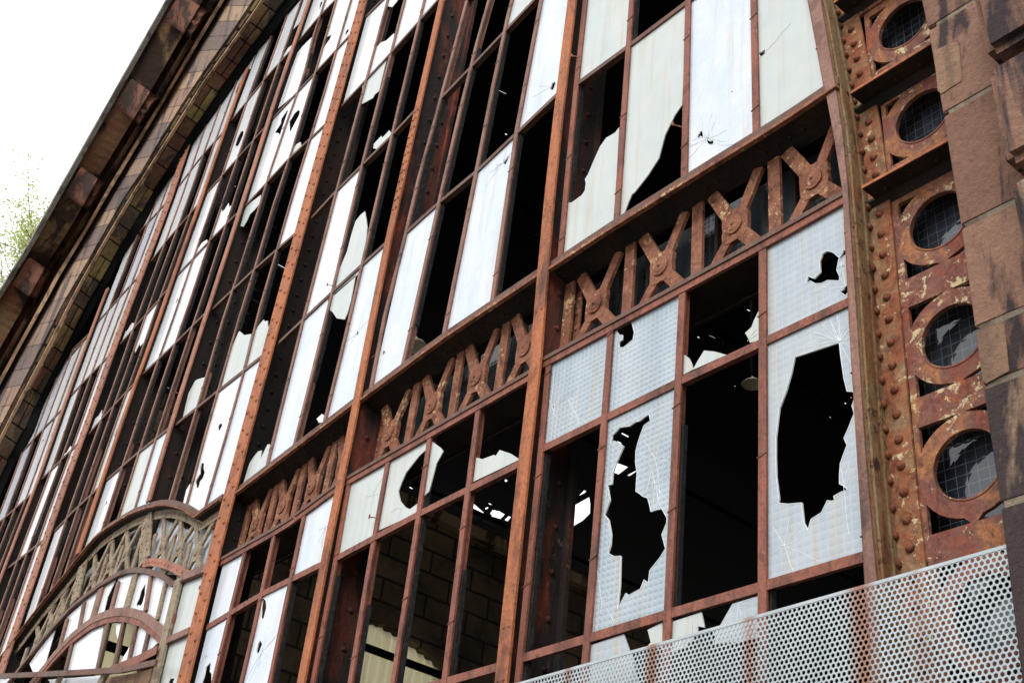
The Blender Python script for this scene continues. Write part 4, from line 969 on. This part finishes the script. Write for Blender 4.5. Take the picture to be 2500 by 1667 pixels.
# ---------------------------------------------------------------- left stone arch, mouldings and cornice
U = Vector((-.57, .82)).normalized()
def curve(pts):
    q = sorted([((p[0]*U.x+p[1]*U.y), p) for p in pts], key=lambda t: t[0])
    def f(s_):
        if s_ <= q[0][0]: i = 0
        elif s_ >= q[-1][0]: i = len(q)-2
        else:
            i = 0
            while q[i+1][0] < s_: i += 1
        a, b = q[i], q[i+1]; t = (s_-a[0])/(b[0]-a[0]); return (a[1][0]+(b[1][0]-a[1][0])*t, a[1][1]+(b[1][1]-a[1][1])*t)
    return f
G = curve([(728, 0), (701, 32), (668.6, 76.6), (626, 124), (583, 187), (543, 246), (472, 344), (439.6, 402), (395, 458), (342, 560), (300, 621), (269, 681), (236, 738), (184, 832), (139.6, 914), (104, 985), (82, 1048), (56, 1096), (36, 1130), (0, 1211)])
SS = curve([(648, 0), (619, 44), (564.7, 119), (500, 208), (444.7, 296), (376.6, 402), (327, 480), (260.7, 592), (206, 686), (177, 740), (119, 856), (52.8, 980), (0, 1085)])
TT = curve([(617.5, 0), (556, 92), (500, 170), (453, 240), (398.8, 327), (340.9, 425.6), (303, 480), (218, 630), (153, 740), (102, 842), (17, 1007), (-20, 1080)])
KK = curve([(556, 0), (500, 92), (412, 240), (300, 429), (269, 480), (209.6, 580), (150, 682.6), (119, 740), (56, 849), (0, 955)])
MM = curve([(529, 0), (478, 86), (394, 232), (262, 444), (205, 549), (128, 668), (60, 796), (0, 905)])
EE = curve([(420, 0), (318.7, 178.7), (190.6, 405), (83, 596.6), (0, 730.7)])
smin, smax = -620, 1180
def at3(f, s_, Y): return P(*f(s_), Y)
root = thing('stone_arch', (-14.5, -.3, 4.5), 'stone and brick arch ring bounding the great window, running diagonally at upper left', 'stone arch')
n = 90; sl = [smin+(smax-smin)*i/n for i in range(n+1)]
# intrados blocks between the arris (y -.45) and the glazing (y 0)
yS, yG = -.26, -.01
s = MB(); rnd = random.Random(9); sv = smin; widths = []
while sv < smax:
    w_ = rnd.uniform(34, 62); e_ = min(smax, sv+w_)
    for (u0, u1) in (((0.02, .36), (.36, .68)) if rnd.random() < .55 else ((0.02, .66),)):
        s.cur = rnd.random()
        o = rnd.uniform(-.012, .012) if u0 < .3 else 0
        def pt(sx, u_):
            a = at3(SS, sx, yS); b = at3(G, sx, yG); p = a.lerp(b, u_)
            return p
        g_ = 1.6
        c4_ = [pt(sv+g_, u0+.015), pt(e_-g_, u0+.015), pt(e_-g_, u1-.015), pt(sv+g_, u1-.015)]
        nrm = (c4_[1]-c4_[0]).cross(c4_[3]-c4_[0]).normalized()
        if nrm.dot(CAM-c4_[0]) < 0: nrm = -nrm
        lift = .03+o
        s.hexa(c4_, [p+nrm*lift for p in c4_])
        if u0 < .3: pass
    sv = e_
s.build('intrados_blocks', 'brown_brick', root, bevel=.006)
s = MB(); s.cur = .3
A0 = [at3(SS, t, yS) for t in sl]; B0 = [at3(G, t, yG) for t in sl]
s.quadstrip(A0, B0); s.quadstrip(B0, [p+Vector((-.5, .5, .35)) for p in B0]); s.build('intrados_bed', 'soot', root)  # near-black bed paints the shadow strip between the blocks and the glass
s = MB()                          # inner iron frame lines beside the glass
for off, w_, y_ in ((0.0, .05, -.01), (.075, .02, -.03)):
    s.ribbon([(at3(G, t, 0).x-off*.8, at3(G, t, 0).z+off*.6) for t in sl], w_, y_-.02, y_+.02)
s.build('frame_angle', 'dark', root)
s = MB()                          # pale arris
for i in range(n):
    a, b = at3(SS, sl[i], yS), at3(SS, sl[i+1], yS); d = Vector((-.045, 0, .03))
    s.hexa([a+Vector((0, -.035, 0)), a+Vector((0, .03, 0)), a+Vector((0, .03, 0))+d, a+Vector((0, -.035, 0))+d], [b+Vector((0, -.035, 0)), b+Vector((0, .03, 0)), b+Vector((0, .03, 0))+d, b+Vector((0, -.035, 0))+d])
s.build('arris_moulding', 'arris', root)
# dentil blocks between S and T
s = MB(); sv = smin; k = 0
while sv < smax:
    e_ = sv+50; s.cur = rnd.random()
    q_ = [at3(SS, sv+1, -.25), at3(SS, e_-7, -.25), at3(TT, e_-7, -.25), at3(TT, sv+1, -.25)]
    s.hexa(q_, [p+Vector((0, -.06, 0)) for p in q_]); sv = e_; k += 1
s.build('dentil_blocks', 'brown_brick', root, bevel=.008)
s = MB(); s.quadstrip([at3(SS, t, -.255) for t in sl], [at3(TT, t, -.255) for t in sl]); s.quadstrip([at3(TT, t, -.255) for t in sl], [at3(TT, t, -.34) for t in sl]); s.cur = .2; s.build('dentil_bed', 'arris', root)
# voussoir band T..K with slanting joints
s = MB(); sv = smin
while sv < smax:
    w_ = rnd.uniform(38, 66); e_ = sv+w_; s.cur = rnd.random()
    sh = 34
    q_ = [at3(TT, sv+.3, -.335), at3(TT, e_-.3, -.335), at3(KK, e_-.3+sh, -.35), at3(KK, sv+.3+sh, -.35)]
    s.hexa(q_, [p+Vector((0, .10, 0)) for p in q_]); sv = e_
s.build('voussoir_band', 'band', root, bevel=.004)
root = thing('raking_cornice', (-17.5, -1.2, 9), 'heavy raking cornice with red stone corbels and grey eaves edge against the sky', 'cornice')
def strip(fa, ya, fb, yb, name, mat, d=(0, 0, 0)):
    s = MB(); s.quadstrip([at3(fa, t, ya)+Vector(d) for t in sl], [at3(fb, t, yb)+Vector(d) for t in sl]); return s
def lerpc(fa, fb, t): return lambda s_: ((fa(s_)[0]*(1-t)+fb(s_)[0]*t), (fa(s_)[1]*(1-t)+fb(s_)[1]*t))
s = MB()
prof = [(KK, -.35), (KK, -.28), (lerpc(KK, MM, .25), -.30), (lerpc(KK, MM, .30), -.42), (lerpc(KK, MM, .65), -.46), (lerpc(KK, MM, .70), -.38), (MM, -.42), (MM, -.50)]
for (f1, y1_), (f2, y2_) in zip(prof[:-1], prof[1:]):
    s.quadstrip([at3(f1, t, y1_) for t in sl], [at3(f2, t, y2_) for t in sl])
s.build('bed_moulding', 'arris', root)
s = MB(); s.quadstrip([at3(MM, t, -.42) for t in sl], [at3(EE, t, -.85) for t in sl])
s.quadstrip([at3(EE, t, -.85)+Vector((-.4, 0, .25)) for t in sl], [at3(MM, t, -.3)+Vector((-1.2, .5, .8)) for t in sl]); s.build('soffit', 'soffit', root)
s = MB()
for i in range(n):
    a, b = at3(EE, sl[i], -.86), at3(EE, sl[i+1], -.86); d = Vector((-.10, 0, .06)); e = Vector((0, -.06, 0))
    s.hexa([a, a+e, a+e+d, a+d], [b, b+e, b+e+d, b+d])
s.build('eaves_edge', 'lead', root)
s = MB()
ec2 = lerpc(MM, EE, .30); ec3 = lerpc(MM, EE, .12)
s.quadstrip([at3(ec3, t, -.50) for t in sl], [at3(ec2, t, -.56) for t in sl]); s.quadstrip([at3(ec2, t, -.56) for t in sl], [at3(ec2, t, -.62) for t in sl]); s.build('inner_fillet', 'corbel', root)
for (cx, cy) in ((483, 60), (352, 262), (218, 470), (92, 690), (560, -70)):
    s0_ = cx*U.x+cy*U.y
    s = MB(); prof = []
    ny = 12
    for i in range(ny+1):
        t = i/ny
        base = lambda sx, t=t: at3(lerpc(MM, EE, -.02+.90*t), sx, -.44-.37*t)
        dep = .36*(1-t)**1.3+.05*math.sin(t*math.pi*2.2)+.07
        prof.append((base, dep))
    rows_ = []
    for (base, dep) in prof:
        row = []
        for ds, k_ in ((-40, 0), (-37, .62), (-24, .95), (-8, .80), (0, 1.06), (8, .80), (24, .95), (37, .62), (40, 0)):
            p = base(s0_+ds); tang = (base(s0_+5)-base(s0_-5)).normalized(); out = Vector((0, -1, 0)); nr = tang.cross(out).normalized()
            if nr.dot(Vector((1, 0, -.6))) < 0: nr = -nr
            row.append(p+nr*dep*k_*.55+out*dep*k_*.25)
        rows_.append(row)
    for r1, r2 in zip(rows_[:-1], rows_[1:]): s.quadstrip(r1, r2)
    s.face(rows_[0]); s.face(rows_[-1])
    s.build('corbel', 'corbel', root, smooth=True)

# ---------------------------------------------------------------- shrub on the eaves
def shrub(name, centre, sc, nleaf, seed, label):
    rnd = random.Random(seed); c0 = P(*centre, -.60); root = thing(name, c0, label, 'shrub', 'shrubs rooted in the eaves')
    st = MB(); lf = MB()
    right = Vector((.64, .76, .1)).normalized()
    for k in range(16):
        d = Vector((rnd.uniform(-1, .0), rnd.uniform(-.5, .1), rnd.uniform(.35, 1.2))).normalized(); L = rnd.uniform(.5, 1.2)*sc; p = c0+Vector((rnd.uniform(-.4, .4), rnd.uniform(-.1, .1), rnd.uniform(-.3, .3)))*sc*.4
        for j in range(9):
            d = (d+Vector((rnd.uniform(-.2, .2), rnd.uniform(-.2, .2), rnd.uniform(-.15, .15)))).normalized(); q_ = p+d*L/9
            r_ = .008*sc*(1-j/10)
            st.hexa([p+Vector((r_, 0, 0)), p+Vector((0, r_, 0)), p-Vector((r_, 0, 0)), p-Vector((0, r_, 0))], [q_+Vector((r_, 0, 0)), q_+Vector((0, r_, 0)), q_-Vector((r_, 0, 0)), q_-Vector((0, r_, 0))])
            for _ in range(int(nleaf/16/9)+1):
                o = q_+Vector((rnd.gauss(0, .07), rnd.gauss(0, .06), rnd.gauss(0, .07)))*sc
                a = Vector((rnd.uniform(-1, 1), rnd.uniform(-1, 1), rnd.uniform(-1, 1))).normalized()*rnd.uniform(.010, .021)*sc
                b = a.orthogonal().normalized()*a.length*.5
                b.rotate(Matrix.Rotation(rnd.uniform(0, 6.28), 3, a))
                lf.face([o-a, o+b, o+a, o-b])
            p = q_
    st.build('stem', 'stem', root); lf.build('foliage', 'leaf', root)
shrub('eaves_shrub', (88, 640), 1.65, 4000, 3, 'thin yellow green shrub growing out of the eaves edge, the lower denser clump')
shrub('eaves_shrub', (172, 480), .8, 420, 5, 'sparse wispy shrub on the eaves edge, the upper thinner clump')
shrub('eaves_shrub', (35, 735), 1.3, 1600, 8, 'small shrub at the left photo edge, lowest on the eaves')

# ---------------------------------------------------------------- masonry round the opening, interior
def struct(name, mb, mat, kind='structure'):
    o = mb.build(name, mat); o['kind'] = kind; return o
s = MB(); s.box(-60, 60, -60, 60, -.2, 0); struct('ground', s, 'asphalt')
s = MB()
arch = [(at3(G, t, .0).x-.25, at3(G, t, .0).z+.15) for t in sl]
left = sorted(arch, key=lambda p: p[1])
rake = sorted([(at3(KK, t, .3).x, at3(KK, t, .3).z) for t in sl if at3(KK, t, .3).z > .1], key=lambda p: p[1])
outer = [(rake[0][0], .02)]+rake+[(-.3, rake[-1][1]), (-.3, .02)]
hole = [(-1.55, .8)]+[(max(XO(z)+.4, -60) if z < 6 else XO(z)+.4, z) for z in (2, 3, 4, 5, 6, 7, 8)]+[(-3.6, 10.2), (-5.2, 12.0), (-7.2, 13.2), (-9.0, 13.4)]
lf_ = [p for p in reversed(left) if 1.2 < p[1] < 13.0 and p[0] < -9.6]
hole = hole+lf_+[(lf_[-1][0], .8)]
s.plate(outer, [hole], .30, .62); wl_ = s.build('gable_wall', 'innerwall'); tag(wl_, 'sooty masonry gable wall around the great arched window', 'wall')
s = MB(); s.box(-20, -.3, .02, .29, 0.001, 2.3); pw = s.build('plinth_wall', 'sandstone'); tag(pw, 'low sandstone wall beneath the window and behind the perforated screen', 'wall')
# roof with daylight slots and one added opening for light, out of view
ZR = 14.5
slots = []
def slot(x, y, l, w, a=27):
    a = math.radians(a); dx, dy = math.cos(a)*l/2, math.sin(a)*l/2; nx, ny = -math.sin(a)*w/2, math.cos(a)*w/2
    slots.append([(x-dx-nx, y-dy-ny), (x+dx-nx, y+dy-ny), (x+dx+nx, y+dy+ny), (x-dx+nx, y-dy+ny)])
for x, y, l, w in ((762, 280, 17, 5), (753, 293, 22, 5), (728, 277, 12, 4), (747, 316, 14, 3), (735, 392, 18, 4), (718, 416, 24, 4), (707, 441, 22, 5), (704, 470, 18, 3), (673, 500, 22, 3), (647, 543, 18, 5), (666, 553, 16, 5), (618, 616, 17, 5), (662, 637, 14, 4), (685, 652, 30, 6), (695, 625, 7, 4), (690, 673, 10, 4), (625, 708, 22, 4), (624, 735, 30, 5), (605, 765, 9, 5), (597, 786, 12, 5), (430, 890, 11, 4), (406, 947, 20, 5), (430, 960, 10, 5), (627, 372, 17, 5), (568, 455, 16, 6), (595, 470, 12, 5), (561, 427, 14, 3),
                   (1226, 228, 22, 6), (1194, 206, 9, 5), (1235, 331, 7, 7), (1005, 257, 4, 4), (988, 276, 4, 4), (1021, 234, 4, 3), (933, 306, 5, 4), (947, 314, 9, 4), (748, 244, 5, 4), (1757, 813, 36, 7), (1738, 824, 18, 5), (1705, 826, 7, 6), (1765, 838, 5, 4), (1831, 762, 18, 6), (1691, 937, 6, 5), (1671, 1061, 6, 6), (1794, 945, 5, 5), (2064, 987, 6, 6), (2027, 1021, 6, 5), (2078, 973, 5, 5), (1637, 355, 4, 4), (1003, 1193, 9, 6), (1235, 1175, 7, 9), (1196, 1232, 8, 6), (1526, 1064, 20, 7), (1512, 1082, 12, 6), (330, 915, 9, 6), (1760, 1452, 5, 3), (1780, 1470, 5, 3), (1309, 575, 5, 5)):
    slot(x, y, l, w)
slots += [Z3([(5, 150), (65, 160), (110, 190), (100, 205), (70, 235), (0, 215)], 1200, 1200), Z3([(140, 200), (165, 210), (130, 255), (98, 240)], 1200, 1200), Z3([(1858, 90), (1950, 170), (1945, 190), (1850, 160)], 600, 1200), Z3([(1852, 185), (1912, 212), (1905, 222), (1850, 200)], 600, 1200), Z3([(1945, 225), (2045, 268), (2040, 280), (1940, 240)], 600, 1200), Z3([(1955, 135), (1985, 125), (1990, 145), (1965, 160)], 600, 1200),
          Z3([(630, 140), (800, 45), (808, 100), (806, 190), (745, 250), (660, 300), (615, 300)], 1200, 1200), Z3([(690, 60), (760, -12), (782, 0), (760, 25)], 1200, 1200), Z3([(1030, 1108), (1090, 1130), (1130, 1145), (1040, 1215), (990, 1195)], 1200, 800), Z3([(1095, 1218), (1180, 1172), (1186, 1190), (1150, 1215), (1130, 1228)], 1200, 800), Z3([(1930, 1245), (1980, 1265), (1990, 1290), (1880, 1245)], 1200, 1590)[:0] or Z3([(2010, 165), (2040, 150), (2125, 185), (2110, 212), (2080, 232), (2000, 195)], 600, 1200)]
wallslots = []
holes = [[(-12, 18), (-1.2, 18), (-1.2, 34), (-12, 34)]]  # added opening, unseen by the camera, lets skylight onto the inner wall
for sq in slots:
    if not sq: continue
    pp = [PZ(x, y, ZR) for x, y in sq]
    if any(p.y < .7 or p.y > 34 or p.x < -27.8 or p.x > -.6 for p in pp): continue
    holes.append([(p.x, p.y) for p in pp])
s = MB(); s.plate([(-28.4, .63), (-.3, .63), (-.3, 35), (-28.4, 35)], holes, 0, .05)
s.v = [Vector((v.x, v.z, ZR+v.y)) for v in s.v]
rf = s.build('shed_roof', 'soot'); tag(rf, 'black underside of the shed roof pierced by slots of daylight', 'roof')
s = MB()
for i in range(6):
    x = -2.6-i*4.7; s.box(x-.05, x+.05, .7, 30, ZR-.42, ZR-.30)
pu = s.build('purlin', 'soot', rf)
for nm, args, lb in (('side_wall', (-.42, -.32, .63, 35, 0, ZR-.01), 'inner side wall behind the stone pier'), ('end_wall', (-28.4, -.43, 35, 35.2, 0, ZR-.01), 'far inner end wall lost in darkness')):
    s = MB(); s.box(*args); o = s.build(nm, 'innerwall'); tag(o, lb, 'wall')
# inner left wall with arched openings (perpendicular to the facade)
XW = -20.0
def wy(px, py): p = PX(px, py, XW); return (p.y, p.z)
arc1 = [wy(*p) for p in ((876, 1700), (885, 1560), (893, 1522), (905, 1518), (935, 1526), (970, 1546), (1005, 1568), (1040, 1595), (1070, 1618), (1082, 1636), (1084, 1700))]
arc2 = [wy(*p) for p in ((215, 1700), (232, 1650), (240, 1560), (258, 1500), (300, 1490), (345, 1520), (345, 1600), (345, 1700))]
arc3 = [wy(*p) for p in ((135, 1700), (150, 1610), (170, 1560), (190, 1580), (190, 1700))]
ZW = PX(1140, 1288, XW).z
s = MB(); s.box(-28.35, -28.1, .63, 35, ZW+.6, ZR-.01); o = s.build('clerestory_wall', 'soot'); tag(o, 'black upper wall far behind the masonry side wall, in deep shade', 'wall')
s = MB(); s.plate([(.63, .1), (35, .1), (35, ZW-.02), (.63, ZW-.02)], ([arc1, arc2] if min(p[0] for p in arc2) > .7 else [arc1])+wallslots, 0, .35)
s.v = [Vector((XW-v.y, v.x, v.z)) for v in s.v]
iw = s.build('inner_wall', 'ashlar'); tag(iw, 'sooty masonry side wall inside the shed holding an arched opening', 'wall')
lt = MB(); tp = [wy(*p) for p in ((800, 1130), (1140, 1288), (1300, 1362), (1700, 1545))]
for i in range(3):
    (a, b), (c, d) = tp[i], tp[i+1]; lt.hexa([(XW, a, b-.25), (XW+.25, a, b-.25), (XW+.25, c, d-.25), (XW, c, d-.25)], [(XW, a, b), (XW+.25, a, b), (XW+.25, c, d), (XW, c, d)])
lt.build('string_course', 'innerwall', iw)
av = MB(); ring = [((p[0]), p[1]) for p in arc1[2:]]
for i in range(len(ring)-1):
    (a, b), (c, d) = ring[i], ring[i+1]; av.hexa([(XW, a, b), (XW+.08, a, b), (XW+.08, c, d), (XW, c, d)], [(XW, a+.06+.02*i, b+.38), (XW+.08, a+.06+.02*i, b+.38), (XW+.08, c+.08+.02*i, d+.38), (XW, c+.08+.02*i, d+.38)])
av.build('arch_ring', 'ashlar', iw)
def corrugated(name, y0, y1, z0, z1, x, label, p=.22):
    s = MB(); A = []; B = []; t = y0
    while t <= y1: A.append((x+.04*math.cos(2*math.pi*t/p), t, z0)); B.append((x+.04*math.cos(2*math.pi*t/p), t, z1)); t += p/8
    s.quadstrip(A, B); s.quadstrip([(a[0]-.004, a[1], a[2]) for a in A], [(b[0]-.004, b[1], b[2]) for b in B]); o = s.build(name, 'corr', smooth=True); tag(o, label, 'sheet'); return o
ya = [p[0] for p in arc1]; za = [p[1] for p in arc1]
cs_ = corrugated('corrugated_sheet', min(ya)-.3, max(ya)+.3, 1.0, max(za)+.3, XW-.15, 'yellowed corrugated sheet filling the arched opening inside, seen under the empty panes')
b1_, b2_ = wy(878, 1574), wy(1088, 1652)
s = MB(); s.hexa([(XW+.0, b1_[0], b1_[1]-.05), (XW-.08, b1_[0], b1_[1]-.05), (XW-.08, b2_[0], b2_[1]-.05), (XW, b2_[0], b2_[1]-.05)], [(XW+.0, b1_[0], b1_[1]+.09), (XW-.08, b1_[0], b1_[1]+.09), (XW-.08, b2_[0], b2_[1]+.09), (XW, b2_[0], b2_[1]+.09)]); s.build('cross_bar', 'soot', cs_)
ya2 = [p[0] for p in arc2]; za2 = [p[1] for p in arc2]
if min(ya2) > .7:
    cs2 = corrugated('corrugated_sheet', min(ya2)-.1, max(ya2)+.2, 1.0, max(za2)+.3, XW-.15, 'yellowed corrugated sheet glimpsed through the porch fan window', .5)
    b1_, b2_ = wy(250, 1573), wy(310, 1592)
    s = MB(); s.hexa([(XW+.0, b1_[0], b1_[1]-.06), (XW-.06, b1_[0], b1_[1]-.06), (XW-.06, b2_[0], b2_[1]-.06), (XW, b2_[0], b2_[1]-.06)], [(XW+.0, b1_[0], b1_[1]+.1), (XW-.06, b1_[0], b1_[1]+.1), (XW-.06, b2_[0], b2_[1]+.1), (XW, b2_[0], b2_[1]+.1)]); s.build('cross_bar', 'soot', cs2)
# pendant lamps
def lamp(px, py, Y, rad, label):
    c = P(px, py, Y); root = thing('pendant_lamp', c, label, 'lamp', 'enamel lamps hanging inside the shed')
    s = MB(); seg = 24; prof = [(.99, -.02), (1.0, 0), (.8, .22), (.5, .42), (.2, .55), (.12, .8)]
    rings = [[c+Vector((math.cos(2*math.pi*k/seg)*r_*rad, math.sin(2*math.pi*k/seg)*r_*rad, h*rad)) for k in range(seg+1)] for r_, h in prof]
    for a, b in zip(rings[:-1], rings[1:]): s.quadstrip(a, b)
    s.build('lamp_shade', 'enamel', root, smooth=True)
    s = MB(); s.box(c.x-.01, c.x+.01, c.y-.01, c.y+.01, c.z+.8*rad, ZR-.3); s.build('cord', 'soot', root)
lamp(1838, 938, 1.6, .07, 'cream enamel lamp shade half hidden behind the mullion in the black lower opening')
lamp(1012, 845, 2.6, .16, 'grey enamel lamp shade peeping over the sill of the second upper bay')

# ---------------------------------------------------------------- world, sun, camera
W = bpy.data.worlds.new('World'); S.world = W; W.use_nodes = True; nt = W.node_tree; bg = nt.nodes['Background']
sky = nt.nodes.new('ShaderNodeTexSky'); sky.sky_type = 'NISHITA'; sky.sun_disc = False
SE, SA = math.radians(36), math.radians(150)
sky.sun_elevation = SE; sky.sun_rotation = SA; sky.air_density = 1.2; sky.dust_density = 5.0
hs = nt.nodes.new('ShaderNodeHueSaturation'); hs.inputs['Saturation'].default_value = .22; hs.inputs['Value'].default_value = 1.0
mxn = nt.nodes.new('ShaderNodeMix'); mxn.data_type = 'RGBA'; mxn.inputs[0].default_value = .6; mxn.inputs[7].default_value = (15, 15.4, 16, 1)
nt.links.new(sky.outputs[0], hs.inputs['Color']); nt.links.new(hs.outputs[0], mxn.inputs[6]); nt.links.new(mxn.outputs[2], bg.inputs['Color'])
bg.inputs['Strength'].default_value = .12
sun = bpy.data.lights.new('sun', 'SUN'); sun.energy = 1.1; sun.angle = math.radians(25); sun.color = (1, .96, .90)
so = bpy.data.objects.new('sun', sun); COL.objects.link(so)
d = Vector((math.sin(SA)*math.cos(SE), math.cos(SA)*math.cos(SE), math.sin(SE)))
so.rotation_euler = d.to_track_quat('Z', 'Y').to_euler()
cam = bpy.data.cameras.new('camera'); co = bpy.data.objects.new('camera', cam); COL.objects.link(co); S.camera = co
rt_ = Vector((R[0][0], -R[0][2], R[0][1])); up = -Vector((R[1][0], -R[1][2], R[1][1])); bk = -Vector((R[2][0], -R[2][2], R[2][1]))
mt = Matrix((rt_, up, bk)).transposed().to_4x4(); mt.translation = CAM; co.matrix_world = mt
cam.sensor_width = 36; cam.lens = F*36/2500; cam.clip_end = 500; cam.clip_start = .05
S.view_settings.view_transform = 'Standard'; S.view_settings.look = 'None'; S.view_settings.exposure = 0.45
S.render.resolution_x = 1024; S.render.resolution_y = 682
